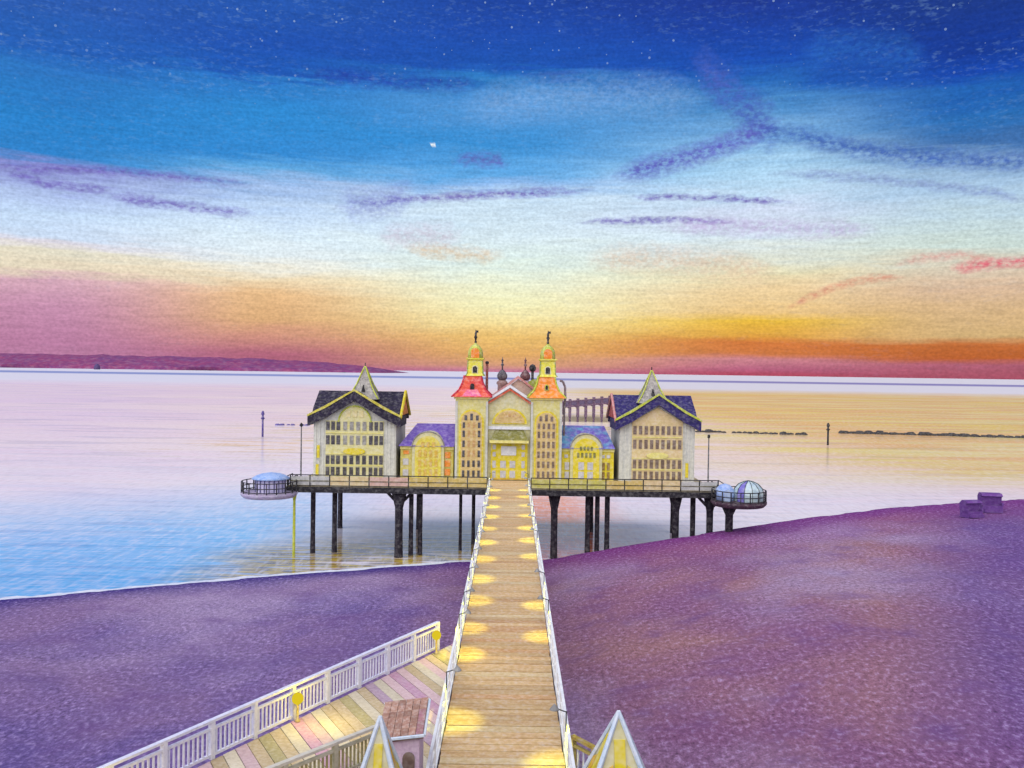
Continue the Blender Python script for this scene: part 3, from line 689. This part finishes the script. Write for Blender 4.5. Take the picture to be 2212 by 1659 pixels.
# rear hall that carries the back turrets
t = thing('rear_hall', 'mauve-roofed rear hall rising just behind the entrance gable', 'hall', (0, 103, 0))
MB().box(-5.5, 5.5, -.4, 9, 0, 8.6).build('wall', cream, t)
MB().prism([(-5.7, 8.62), (-2.6, 8.62), (.9, 11.25), (4.4, 8.62), (5.7, 8.62), (5.7, 8.75), (4.5, 8.85), (.9, 11.55), (-2.7, 8.85), (-5.7, 8.75)], -.9, 9).build('roof', mauve_roof, t)
MB().prism([(-2.5, 8.63), (4.3, 8.63), (.9, 11.2)], -.35, -.1).build('gable', mat('rose_gable', (212, 190, 170), (200, 160, 150), 2), t)
MB().lathe([(1.2, 9.2), (1.15, 10.3), (.8, 10.9), (.2, 11.2)], 10, 2.9, 1.2).build('green_dome', mat('moss_dome', (150, 152, 40), (120, 126, 44), 2), t, True)
def back_turret(x, y, bodym, topm, label):
    t = thing('back_turret', label, 'turret', (x, y, 8.5), 'small back turrets')
    MB().lathe([(.55, 0), (.55, 1.9), (.72, 2.1), (.62, 2.3), (.4, 2.5)], 10).build('drum', bodym, t, True)
    MB().lathe([(.42, 2.5), (.6, 2.75), (.62, 3.1), (.4, 3.5), (.16, 3.75)], 10).build('cap', topm, t, True)
    MB().lathe([(.09, 3.7), (.1, 4.2), (.22, 4.35), (.1, 4.5), (.1, 4.8), (.17, 4.9), (.05, 5.05), (.03, 5.3)], 8).build('finial', topm, t, True)
back_turret(-1.05, 108, mat('rust_drum', (128, 96, 92), (150, 128, 124), 2.5), mat('slate_cap', (70, 66, 72), (96, 92, 100), 2), 'small rust-brown turret with slate cap, nearer the red-roofed tower')
back_turret(1.75, 108, mat('mauve_drum', (150, 118, 130), (176, 160, 170), 2.5), mat('plum_cap', (112, 70, 72), (92, 66, 74), 2), 'small plum turret, between the slate-capped turret and the black chimney')
t = thing('chimney', 'black chimney with round cowl beside the orange-roofed tower', 'chimney', (2.55, 104.6, 9.6))
MB().lathe([(.16, 0), (.16, 2.5)], 8).build('flue', black, t, True); MB().lathe([(.12, 2.45), (.36, 2.6), (.42, 2.95), (.26, 3.25), (.05, 3.35)], 10).build('cowl', black, t, True)
t = thing('chimney', 'slim reddish-brown chimney beside the red-roofed tower', 'chimney', (-2.75, 102.2, 8.6))
MB().lathe([(.17, 0), (.15, 4.3)], 8).build('flue', mat('rust_flue', (136, 70, 62), (110, 60, 56), 2), t, True); MB().lathe([(.2, 4.3), (.22, 4.5), (.12, 4.6)], 8).build('cap', black, t, True)
t = thing('drainpipe', 'curved dark drainpipe on the outer side of the orange-roofed tower', 'pipe', (6.05, 100.2, 0))
dp = MB()
pts = [(-.5, 0, 11.1), (-.15, 0, 11.0), (.1, 0, 10.4), (.15, 0, 9.2), (.05, 0, 8.0), (.05, 0, 4.5)]
for a, b in zip(pts, pts[1:]): dp.bar(a, b, .13, 6)
dp.build('pipe', mat('plum_pipe', (104, 88, 100), (140, 130, 136), 2), t)
for z in (9.3, 7.4): MB().box(-.5, .2, -.06, .06, z, z + .1).build('bracket', black, t)

# ------------------------------------------------------------------ round balconies
def round_balcony(cx, cy, z, r, label, basem, lip):
    t = thing('round_balcony', label, 'balcony', (cx, cy, z), 'round end balconies')
    MB().lathe([(r * .55, -.62), (r * .9, -.5), (r, -.22), (r, 0)], 28).build('base', basem, t, True)
    n = 18; post = MB().box(-.045, .045, -.045, .045, 0, 1.1).mesh('post', black)
    for k in range(n):
        a = 2 * math.pi * k / n; link('post', post, t, ((r - .08) * math.cos(a), (r - .08) * math.sin(a), 0), a)
    for z_, nm in ((1.1, 'top_rail'), (.58, 'middle_rail'), (.16, 'bottom_rail')):
        b = MB()
        for k in range(36):
            a0, a1 = 2*math.pi*k/36, 2*math.pi*(k+1)/36
            b.bar(((r - .08) * math.cos(a0), (r - .08) * math.sin(a0), z_), ((r - .08) * math.cos(a1), (r - .08) * math.sin(a1), z_), .05, 5)
        b.build(nm, black, t)
    return t
round_balcony(-24.2, 89.4, -.45, 2.8, 'lilac round balcony hanging off the left end of the platform', mat('lilac_base', (176, 160, 190), (150, 144, 166), 1.3), 0)
round_balcony(23.1, 89.0, -.62, 2.75, 'dark plum round balcony at the right end of the platform', mat('plum_base', (78, 50, 66), (56, 44, 56), 1.3), 0)
MB_lime = MB().lathe([(.14, -9), (.15, -5), (.13, -1.6), (.3, -.64)], 12, -22.1, 91.2)
o = MB_lime.build('lime_pile', mat('lime_green_pile', (206, 208, 60), (176, 192, 60), 1.5, strk=(3, 3, .5)), None, True)
tag(o, 'lime green pile standing in the water under the left corner of the platform', 'pile')
o = MB().lathe([(.4, -9), (.4, -2.2), (.85, -1.23)], 12, 22.4, 89.9).build('balcony_pile', pile_m, None, True)
tag(o, 'black pile on the sand under the plum round balcony', 'pile')

t = thing('round_kiosk', 'round lilac kiosk with tousled blue canopy on the left balcony', 'kiosk', (-24.1, 89.6, -.45))
wl = MB().lathe([(1.5, .0), (1.5, 1.3)], 20).build('wall', mat('lilac_curtain', (190, 184, 222), (206, 202, 228), 1.8, strk=(3, 3, .5)), t)
for k in range(10):
    a = math.pi + math.pi * (k + .5) / 10; b = MB().box(-.05, .05, -.05, .05, .02, 1.34)
    o = b.build('mullion', mat('slate_mullion', (110, 110, 150), (90, 90, 130), 2), wl); o.location = (1.53 * math.cos(a), 1.53 * math.sin(a), 0)
MB().lathe([(1.85, 1.28), (1.9, 1.36), (1.5, 1.62), (1.0, 1.8), (.4, 1.9), (.05, 1.94)], 20).build('canopy', mat('blue_canopy', (122, 156, 212), (160, 184, 222), 1.8), t, True)

t = thing('domed_tent', 'small blue domed tent on the plum round balcony', 'tent', (21.75, 89.2, -.62))
MB().lathe([(.92, .0), (.98, .7), (.86, 1.2), (.5, 1.55), (.1, 1.68)], 14).build('dome', mat('tent_blue', (120, 146, 206), (160, 184, 220), 1.6), t, True)
MB().prism(arch(-.3, .3, .02, .9, 8), -1.06, -.9).build('flap', mat('tent_pale', (170, 190, 214), (150, 170, 210), 2), t)
t = thing('glazed_dome', 'pale glazed dome with violet stripes at the outer end of the right balcony', 'dome', (24.1, 89.1, -.62))
sh = [(1.5, 0), (1.55, .7), (1.38, 1.25), (.95, 1.7), (.4, 1.95), (.05, 2.02)]
def lerp(a, b, t_): return a + (b - a) * t_
for k in range(12):
    a0, a1 = 2*math.pi*k/12 + .02, 2*math.pi*(k+1)/12 - .02
    b = MB(); vs = []
    for r, z in sh: vs += [(r * math.cos(a0), r * math.sin(a0), z), (r * math.cos(a1), r * math.sin(a1), z), ((r - .05) * math.cos(a1), (r - .05) * math.sin(a1), z - .02), ((r - .05) * math.cos(a0), (r - .05) * math.sin(a0), z - .02)]
    fs = []
    for i in range(len(sh) - 1):
        for q in range(4): fs.append((i*4+q, i*4+(q+1) % 4, i*4+4+(q+1) % 4, i*4+4+q))
    b.add(vs, fs).build('pane', (mat('dome_violet', (104, 96, 176), (124, 116, 190), 2) if k in (7, 2, 11) else mat('dome_pale', (186, 204, 200), (164, 186, 204), 2, rough=.35)), t)
for k in range(12):
    a = 2*math.pi*k/12; b = MB()
    for (r0, z0), (r1, z1) in zip(sh, sh[1:]): b.bar(((r0+.02) * math.cos(a), (r0+.02) * math.sin(a), z0), ((r1+.02) * math.cos(a), (r1+.02) * math.sin(a), z1 + .01), .035, 4)
    b.build('rib', mat('dark_green_rib', (60, 78, 66), (48, 60, 60), 2), t)

def link_ramp(x0, y0, z0, x1, y1, z1, label, w):
    t = thing('gangway', label, 'gangway', (x0, y0, z0)); d = Vector((x1 - x0, y1 - y0, z1 - z0)); sd_ = Vector((-d.y, d.x, 0)).normalized() * w
    b = MB()
    vs = []
    for p in (Vector((0, 0, 0)), d):
        for s in (-1, 1):
            vs += [p + sd_ * s, p + sd_ * s - Vector((0, 0, .15))]
    b.add(vs, [(0, 2, 6, 4), (1, 5, 7, 3), (0, 4, 5, 1), (2, 3, 7, 6), (0, 1, 3, 2), (4, 6, 7, 5)]).build('walkway', mat('deck_boards', (1, 1, 1)), t)
    for s in (-1, 1):
        r_ = MB()
        for h in (.55, 1.05): r_.bar(sd_ * s + Vector((0, 0, h)), d + sd_ * s + Vector((0, 0, h)), .05, 5)
        for k in (0, .5, 1): r_.bar(d * k + sd_ * s, d * k + sd_ * s + Vector((0, 0, 1.08)), .05, 5)
        r_.build('handrail', black, t)
link_ramp(-22.3, 92.2, -.02, -23.2, 91.6, -.42, 'short dark gangway stepping down to the lilac balcony', .7)
link_ramp(21.3, 91.6, -.02, 22.2, 90.8, -.6, 'short dark gangway stepping down to the plum balcony', .7)
for x, h, lab in ((-22.0, 5.9, 'thin dark lamp mast at the left end of the platform'), (21.0, 5.3, 'thin dark lamp mast at the right end of the platform')):
    t = thing('lamp_mast', lab, 'mast', (x, 93.5, -.01), 'lamp masts at the platform ends')
    MB().lathe([(.17, 0), (.17, .5), (.09, .6), (.06, h)], 8).build('pole', mat('mast_grey', (96, 94, 98), (70, 70, 74), 2), t, True)
    MB().lathe([(.05, h), (.15, h + .08), (.15, h + .3), (.04, h + .42)], 8).build('lantern', black, t, True)

# ------------------------------------------------------------------ bridge
br = thing('pier_bridge', 'long beige plank bridge leading over the sand to the yellow entrance', 'bridge', (0, 60, 0))
BW = 1.92
pm = mat('bridge_plank', (212, 182, 130), (196, 158, 108), 1.1, strk=(.5, 3, 1), rand=.13, contrast=.6, fine=9, tooth=5, skip=.3)
pm2 = mat('bridge_plank_pale', (216, 196, 150), (202, 172, 122), 1.1, strk=(.5, 3, 1), rand=.08, fine=9, tooth=5, skip=.3)
pm3 = mat('bridge_plank_brown', (188, 142, 94), (204, 166, 116), 1.1, strk=(.5, 3, 1), rand=.1, fine=9, tooth=5, skip=.3)
pl = [MB().box(-BW, BW, -.225, .225, -.1, 0).mesh('plank', q) for q in (pm, pm2, pm3)]
y = 18.25
while y < 97.4:
    k = random.random(); o = link('plank', pl[0 if k < .6 else (1 if k < .82 else 2)], br, (random.uniform(-.02, .02), y - 60, .03 + random.uniform(-.008, .008)), random.uniform(-.003, .003)); y += .492
for s in (-1, 1):
    MB().box(s * 1.75 - .15, s * 1.75 + .15, -42, 30.3, -.62, -.10).build('girder', mat('girder_grey', (176, 172, 160), (150, 140, 120), 1), br)
for yy in range(-16, 30, 8):
    for s in (-1, 1): MB().lathe([(.24, -9.5), (.24, -.62)], 10, s * 1.6, yy).build('pile', pile_m, br, True)
    MB().box(-2.0, 2.0, yy - .2, yy + .2, -.95, -.63).build('cross_head', mat('orange_timber', (190, 136, 70), (170, 110, 60), 1.5), br)
for s, nm in ((-1, 'left'), (1, 'right')):
    t = thing('bridge_railing', 'pale grey-white railing along the %s edge of the plank bridge' % nm, 'railing', (s * 2.0, 60, 0), 'bridge railings')
    post = MB().box(-.055, .055, -.055, .055, -.1, 1.12).mesh('post', rail_w)
    y0, y1 = 18.0, 90.3; n = 36
    for i in range(n + 1): link('post', post, t, (0, y0 + (y1 - y0) * i / n - 60, 0))
    MB().box(-.045, .045, y0 - 60, y1 - 60, 1.12, 1.19).build('top_rail', rail_w, t)
    MB().box(-.035, .035, y0 - 60, y1 - 60, .72, .78).build('middle_rail', rail_w, t)
    MB().box(-.035, .035, y0 - 60, y1 - 60, .36, .42).build('lower_rail', rail_w, t)
    MB().box(-.04, .04, y0 - 60, y1 - 60, -.1, .06).build('kick_board', rail_w, t)

# lamps hanging inside the bridge railings: they throw the yellow pools on the planks
ORD = ['first', 'second', 'third', 'fourth', 'fifth', 'sixth', 'seventh', 'eighth', 'ninth', 'tenth', 'eleventh', 'twelfth', 'thirteenth', 'fourteenth', 'fifteenth', 'sixteenth']
glow = emis('lamp_glow', (240, 210, 60), .9)
arm_me = MB().bar((0, 0, 0), (0, 0, .62), .022, 5).bar((0, 0, .6), (.36, 0, .72), .02, 5).mesh('arm', black)
shade_me = MB().lathe([(.15, -.02), (.15, .0), (.05, .12), (.02, .16)], 10).mesh('shade', mat('lamp_shade_grey', (150, 150, 146), (120, 120, 120), 2))
bulb_me = MB().lathe([(.02, -.07), (.055, -.04), (.055, 0), (.03, .03)], 8).mesh('bulb', glow)
spot = bpy.data.lights.new('pool_light', 'SPOT'); spot.energy = 150; spot.color = (.82, .84, .0); spot.spot_size = R(78); spot.spot_blend = .6; spot.shadow_soft_size = .06
spots = [spot]
for k_, (e_, a_) in enumerate(((1.2, 84), (.85, 72), (1.05, 88))):
    q_ = spot.copy(); q_.energy *= e_; q_.spot_size = R(a_); spots.append(q_)
def rail_lamp(s, y, label, out=1):
    t = thing('rail_lamp', label, 'lamp', (s * 1.94, y, 1.1), 'lamps on the bridge railings')
    link('arm', arm_me, t, (0, 0, 0), 0 if s < 0 else math.pi)
    link('shade', shade_me, t, (-s * .36, 0, .68)); link('bulb', bulb_me, t, (-s * .36, 0, .69))
    l = bpy.data.objects.new('pool_light', random.choice(spots)); col.objects.link(l); l.parent = t; l.location = (-s * .40, 0, .60); l.rotation_euler = (0, R(-9) * s, 0)
LY = [30.2, 37.4, 41.2, 46.2, 51, 56.5, 62, 67.5, 73, 78.5, 84, 89.5]
RY = [26.8, 40.0, 45.4, 57.5, 63, 68, 73.8, 79.5, 85, 89.8]
for i, y in enumerate(LY): rail_lamp(-1, y, 'small shaded lamp on the left bridge railing, %s from the shore end' % ORD[i])
for i, y in enumerate(RY): rail_lamp(1, y, 'small shaded lamp on the right bridge railing, %s from the shore end' % ORD[i])

# ------------------------------------------------------------------ landing terrace at the shore end
FA, FB = Vector((-2.9, 38.0)), Vector((-14.9, 16.1))
ter = MB().prism_z([(-2.15, 39.4), (-15.3, 15.4), (-15.3, 11), (6.2, 11), (6.2, 23.6), (2.15, 27.9), (2.15, 38)], -9, -.13).build('terrace', mat('terrace_base', (120, 96, 112), (92, 76, 110), .8))
structure(ter)
poly = [(-2.12, 39.2), (-15.2, 15.4), (-15.2, 13), (-2.12, 13)]
def clip(poly, n, c, keep):
    out = []
    for i in range(len(poly)):
        a, b = poly[i], poly[(i + 1) % len(poly)]
        da, db = (a[0]*n[0] + a[1]*n[1] - c) * keep, (b[0]*n[0] + b[1]*n[1] - c) * keep
        if da >= 0: out.append(a)
        if da * db < 0:
            t_ = da / (da - db); out.append((a[0] + (b[0]-a[0])*t_, a[1] + (b[1]-a[1])*t_))
    return out
pd = Vector((.49, -.87)).normalized(); pn = (-pd.y, pd.x)
tm = [mat('terrace_plank_' + nm, a, b, 1.2, rand=.1, tooth=7, fine=8) for nm, a, b in (
    ('rose', (206, 178, 184), (200, 172, 172)), ('tan', (200, 182, 146), (186, 166, 130)), ('cream', (214, 204, 180), (200, 190, 166)),
    ('magenta', (196, 146, 174), (194, 160, 180)), ('olive', (186, 174, 122), (168, 158, 116)), ('mauve', (170, 146, 168), (188, 162, 176)))]
cs = [p[0]*pn[0] + p[1]*pn[1] for p in poly]; c = min(cs); i = 0
SEQ = [1, 4, 2, 1, 5, 2, 0, 3, 0, 1, 2, 0, 1, 4, 1, 2, 3, 0, 2, 1]
while c < max(cs):
    q = clip(clip(poly, pn, c, 1), pn, c + .40, -1)
    if len(q) >= 3:
        MB().prism_z(q, -.12, 0 + random.uniform(-.012, .012)).build('plank', tm[SEQ[i % len(SEQ)]], ter)
    c += .425; i += 1

def lattice_fence(name, label, A, B, h, bay, m_, balm, nb, cap=None, z0=0.0):
    t = thing(name, label, 'fence', (A.x, A.y, z0)); d = B - A; L = d.length; d.normalize(); ang = math.atan2(d.y, d.x); t.rotation_euler = (0, 0, ang)
    n = max(1, round(L / bay)); st = L / n
    post = MB().box(-.075, .075, -.075, .075, 0, h + .02).mesh('post', m_); bal = MB().box(-.028, .028, -.02, .02, .16, h * .8).mesh('baluster', balm)
    for i in range(n + 1): link('post', post, t, (i * st, 0, 0))
    for i in range(n):
        for k in range(nb): link('baluster', bal, t, (i * st + st * (k + 1) / (nb + 1), 0, 0))
    MB().box(-.05, L + .05, -.08, .08, h + .021, h + .10).build('top_rail', cap or m_, t)
    MB().box(0, L, -.045, .045, h * .8, h * .8 + .08).build('second_rail', m_, t)
    MB().box(0, L, -.045, .045, .08, .16).build('bottom_rail', m_, t)
    return t
fencem = mat('pale_lavender_fence', (224, 226, 240), (208, 210, 232), 2.2, tooth=8, skip=.15)
lattice_fence('terrace_fence', 'white baluster fence slanting along the outer edge of the left terrace', FA, FB, 1.12, 1.75, fencem, fencem, 9)
fv = Vector((FB.y - FA.y, -(FB.x - FA.x))).normalized()
inn = Vector((-fv.x, -fv.y)) if fv.x < 0 else fv
if (Vector((-5, 20)) - FA).dot(inn) < 0: inn = -inn
pt = bpy.data.lights.new('globe_light', 'POINT'); pt.energy = 85; pt.color = (1, .78, .03); pt.shadow_soft_size = .2
for f_, lab in ((.02, 'yellow globe lamp on the white fence, nearest the bridge'), (.36, 'yellow globe lamp midway along the white fence, above its pool of light'), (.70, 'yellow globe lamp on the white fence, nearest the photo bottom')):
    p2 = FA + (FB - FA) * f_ + inn * .28
    t = thing('globe_lamp', lab, 'lamp', (p2.x, p2.y, 0), 'globe lamps on the white fence')
    MB().lathe([(.09, 0), (.09, .06), (.045, .1), (.04, .62)], 8).build('stem', mat('lamp_ochre', (186, 166, 90), (160, 140, 90), 2), t, True)
    b = MB(); b.lathe([(.03, .58)] + [(.2 * math.sin(math.pi * k / 8), .8 - .2 * math.cos(math.pi * k / 8)) for k in range(1, 8)] + [(.01, 1.0)], 14)
    b.build('globe', emis('globe_glow', (222, 196, 40), 1.0), t, True)
    l = bpy.data.objects.new('globe_light', pt); col.objects.link(l); l.parent = t; l.location = (inn.x * .9, inn.y * .9, 1.25)
# slatted screen, booth and gate turrets beside the bridge foot
lattice_fence('slat_screen', 'low olive slat screen with pale cap beside the left gate turret', Vector((-3.75, 27.2)), Vector((-9.4, 20.4)), 1.0, 1.8, mat('screen_post', (190, 186, 160), (170, 166, 140), 2), mat('olive_slat', (168, 158, 92), (140, 134, 96), 2), 11, cap=mat('screen_cap', (212, 206, 186), (196, 192, 180), 2))
t = thing('ticket_booth', 'small pink booth with brown shingle roof and blue-white trim beside the bridge', 'booth', (-2.72, 24.4, 0))
MB().box(-.5, .5, -.5, .7, 0, 2.0).build('wall', mat('pink_boards', (206, 184, 202), (196, 170, 192), 2, strk=(4, 4, .6), tooth=8), t)
RW, RY0, RL, RZ, RR, RS = .62, -.62, 1.45, 2.02, .42, .16     # roof half width, front, length, height, rise back, rise across
rf = MB().add([(-RW, RY0, RZ), (RW, RY0, RZ + RS), (RW, RY0 + RL, RZ + RS + RR), (-RW, RY0 + RL, RZ + RR), (-RW, RY0, RZ - .1), (RW, RY0, RZ + RS - .1), (RW, RY0 + RL, RZ + RS + RR - .3), (-RW, RY0 + RL, RZ + RR - .3)],
         [(0, 1, 2, 3), (4, 7, 6, 5), (0, 4, 5, 1), (1, 5, 6, 2), (2, 6, 7, 3), (3, 7, 4, 0)]).build('roof', mat('roof_felt', (112, 84, 78), (132, 100, 88), 2), t)
shm = mat('brown_shingle', (150, 112, 98), (168, 132, 112), 3, rand=.2, tooth=9); shm2 = mat('rose_shingle', (170, 118, 132), (162, 124, 118), 3, rand=.15, tooth=9)
for r in range(6):
    for k in range(6):
        cw = 2 * RW / 6; x0 = -RW + k * cw; v = r / 6
        b = MB().box(.004, cw - .008, 0, RL / 6 + .05, 0, .03); o = b.build('shingle', shm2 if (k > 4 and r < 4) else shm, rf)
        o.location = (x0, RY0 + RL * v, RZ + RS * (x0 + RW) / (2 * RW) + RR * v + .015); o.rotation_euler = (math.atan2(RR, RL) + .035, -math.atan2(RS, 2 * RW), random.uniform(-.02, .02))
trim = mat('blue_white_trim', (186, 206, 224), (216, 222, 228), 2, tooth=8)
MB().bar((-RW - .03, RY0 - .04, RZ), (RW + .03, RY0 - .04, RZ + RS), .045, 5).build('eaves_board', trim, t)
MB().bar((RW + .03, RY0 - .04, RZ + RS), (RW + .03, RY0 + RL, RZ + RS + RR), .04, 5).build('barge_board', trim, t)
MB().bar((-RW - .03, RY0 + RL, RZ + RR), (RW + .03, RY0 + RL, RZ + RS + RR), .045, 5).build('ridge_board', mat('pale_ridge', (204, 204, 196), (190, 190, 186), 2), t)
MB().prism(arch(.05, .38, 1.05, 1.5, 6), -.54, -.504).build('window', brown_glass, t)

def gate_turret(x, y, zt, hb, label, dark):
    t = thing('gate_turret', label, 'turret', (x, y, 0), 'pointed gate turrets')
    q = math.pi / 4; s2 = math.sqrt(2); h = 2.3
    zb = zt - h
    MB().box(-hb * .8, hb * .8, -hb * .8, hb * .8, 0, zb).build('shaft', mat('turret_cream', (206, 204, 190), (190, 190, 186), 2), t)
    rf = MB().lathe([(hb * s2, zb), (hb * .5 * s2, zb + h * .48), (.02, zt)], 4, 0, 0, q).build('roof', mat('turret_base', (196, 190, 140), (206, 200, 160), 2), t)
    # each roof face carries upright yellow boards
    for side in range(4):
        holder = rf
        for k in range(7):
            f0, f1 = -1 + 2 * (k + .06) / 7, -1 + 2 * (k + .94) / 7
            fm = max(abs(f0), abs(f1))
            z_hi = zt - h * fm * .98 - .06
            if z_hi - zb < .12: z_hi = zb + .13
            b = MB(); e = .03
            def dpt(f, z):  # point on the face at lateral fraction f, height z
                w = hb * (zt - z) / h + e
                return (f * hb, -w, z)
            b.add([dpt(f0, zb), dpt(f1, zb), dpt(f1, z_hi - (0.15 if f1 > 0 else 0)), dpt(f0, z_hi - (0.15 if f0 < 0 else 0))] + [(p_[0], p_[1] + .05, p_[2]) for p_ in (dpt(f0, zb), dpt(f1, zb), dpt(f1, z_hi - (0.15 if f1 > 0 else 0)), dpt(f0, z_hi - (0.15 if f0 < 0 else 0)))],
                  [(0, 1, 2, 3), (7, 6, 5, 4), (0, 4, 5, 1), (1, 5, 6, 2), (2, 6, 7, 3), (3, 7, 4, 0)])
            o = b.build('roof_board', [yellow, mat('amber_board', (212, 160, 40), (206, 176, 48), 2.5), mat('straw_board', (212, 196, 74), (206, 186, 90), 2.5)][(k * 2 + side) % 3], rf)
            o.rotation_euler = (0, 0, side * math.pi / 2)
    for k in range(4):
        a = q + k * math.pi / 2
        MB().bar((hb * s2 * math.cos(a), hb * s2 * math.sin(a), zb), (0, 0, zt + .06), .075, 6, .05).build('corner_board', trim, t)
gate_turret(-2.76, 20.2, 4.0, .74, 'slender gate turret with yellow boarded spire and blue-white edges left of the bridge', 0)
gate_turret(2.70, 20.2, 4.2, 1.0, 'broad gate turret with yellow boarded spire and blue-white edges right of the bridge', 1)
pb = lattice_fence('gate_fence', 'short blue-white baluster fence between the bridge and the right gate turret', Vector((2.15, 26.6)), Vector((3.9, 24.2)), 1.1, 1.0, mat('ochre_post', (196, 180, 92), (176, 160, 100), 2), fencem, 3, cap=mat('ochre_cap', (176, 150, 60), (150, 130, 60), 2), z0=-.13)

# ------------------------------------------------------------------ beach chairs
def beach_chair(x, y, w, h, rz, label):
    t = thing('beach_chair', label, 'beach chair', (x, y, sand_z(x, y) - .03), 'hooded beach chairs', rz)
    pm_ = mat('violet_wicker', (108, 66, 138), (94, 58, 126), 2.4, skip=.1); d = w * .7
    MB().box(-w/2, w/2, -d/2, d/2, 0, h * .38).build('seat', pm_, t)
    hood = [(-d*.1, h*.381), (d/2, h*.381), (d/2 + .12, h*.8), (d*.3, h), (-d*.25, h*.98), (-d*.42, h*.86), (-d*.2, h*.8)]
    MB().prism_x(hood, -w/2 - .02, w/2 + .02).build('hood', pm_, t)
    for s in (-1, 1): MB().box(s*w/2 - .08, s*w/2 + .08, -d/2, d*.1, h*.382, h*.52).build('armrest', pm_, t)
    MB().box(-w/2 + .1, w/2 - .1, -d/2 - .35, -d/2 - .002, .1, h*.22).build('footrest', pm_, t)
beach_chair(47.3, 90.5, 1.7, 1.75, .2, 'smaller violet hooded beach chair, nearer the pier, at the top of the sand')
beach_chair(50.9, 93.6, 2.0, 2.05, -.15, 'larger violet hooded beach chair, farther right at the top of the sand')

# ------------------------------------------------------------------ things out at sea
rock_m = mat('dark_rock', (62, 58, 56), (44, 42, 44), .8); rock_v = mat('violet_rock', (96, 84, 150), (84, 76, 130), .8)
def rock_mesh(s, m_):
    import bmesh
    bm = bmesh.new(); bmesh.ops.create_icosphere(bm, subdivisions=2, radius=1)
    for v in bm.verts:
        v.co *= 1 + .35 * mn.noise(v.co * 1.4 + Vector((s * 3.1, 0, 0))); v.co.z *= .6
    me = bpy.data.meshes.new('rock'); bm.to_mesh(me); bm.free(); me.materials.append(m_); return me
rocks = [rock_mesh(i, rock_m) for i in range(5)]; rocksv = [rock_mesh(i, rock_v) for i in range(5)]
def breakwater(x0, x1, y0, y1, n, size, ms, label, gap=0.0):
    t = thing('breakwater', label, 'breakwater', ((x0 + x1) / 2, (y0 + y1) / 2, WZ), 'low rock breakwaters in the sea')
    for i in range(n):
        f = (i + .5) / n
        if random.random() < gap: continue
        o = link('rock', random.choice(ms), t, (lerp(x0, x1, f) - (x0 + x1) / 2 + random.uniform(-.3, .3), lerp(y0, y1, f) - (y0 + y1) / 2 + random.uniform(-1, 1), .1), random.uniform(0, 6))
        s = size * random.uniform(.6, 1.25); o.scale = (s * 1.25, s, s * random.uniform(.8, 1.2))
breakwater(61, 97, 300, 292, 22, 1.1, rocks, 'broken row of dark rocks just right of the navy-roofed pavilion', .06)
breakwater(113, 190, 304, 288, 46, 1.4, rocks, 'long row of dark rocks running out to the right beyond the marker post', .05)
breakwater(-82, -69, 303, 303, 8, .85, rocksv, 'short row of violet rocks left of the black-roofed pavilion', .1)
for x, y, h, mm, lab in ((-70, 250, 7.3, mat('violet_post', (84, 70, 140), (70, 60, 120), 1), 'violet marker post in the sea left of the pier'), (89.5, 250, 6.2, black, 'black marker post in the sea between the rows of dark rocks')):
    t = thing('marker_post', lab, 'post', (x, y, WZ - .5), 'marker posts in the sea')
    MB().lathe([(.3, 0), (.26, h * .75)], 8).build('pole', mm, t, True)
    MB().lathe([(.28, h * .74), (.6, h * .78), (.28, h * .84), (.26, h * .9), (.5, h * .95), (.3, h + .4), (.08, h + .6)], 8).build('topmark', mm, t, True)
t = thing('far_jetty', 'far plum-brown jetty on posts seen between the orange tower and right pavilion', 'jetty', (30, 350, 0))
jm = mat('plum_timber', (104, 74, 98), (78, 58, 82), .6)
n = 8
for i in range(n):
    xx = -10 + 22 * i / (n - 1); zz = -1.3 + 2.2 * i / (n - 1)
    MB().box(xx - .55, xx + .55, -.6, .6, -5.4 if i else -4.5, zz + 2.6).build('post', jm, t)
    MB().box(xx - .45, xx + .45, -.4, 60, zz - 1.2, zz - .5).build('cross_beam', jm, t)
MB().add([(-11, -.9, -1.3), (13, -.9, 1.1), (13, 40, 1.1), (-11, 40, -1.3), (-11, -.9, -2.0), (13, -.9, .4), (13, 40, .4), (-11, 40, -2.0)], [(0, 1, 2, 3), (4, 7, 6, 5), (0, 4, 5, 1), (1, 5, 6, 2), (2, 6, 7, 3), (3, 7, 4, 0)]).build('deck', jm, t)
MB().bar((-11, -.9, .4), (13, -.9, 2.6), .3, 5).build('rail', jm, t)
for i in range(n):
    xx = -10 + 22 * i / (n - 1); MB().lathe([(.4, -9), (.4, -5.3)], 8, xx, 0).build('pile', jm, t)
b = MB(); b.lathe([(15, -3), (17, 6), (15, 18), (10, 27), (3, 32)], 14)
o = b.build('sea_rock', mat('deep_violet_rock', (76, 50, 104), (64, 44, 96), .1), None, True); o.location = (-2270, 4850, WZ); tag(o, 'small dark violet rock at the foot of the far headland', 'rock')
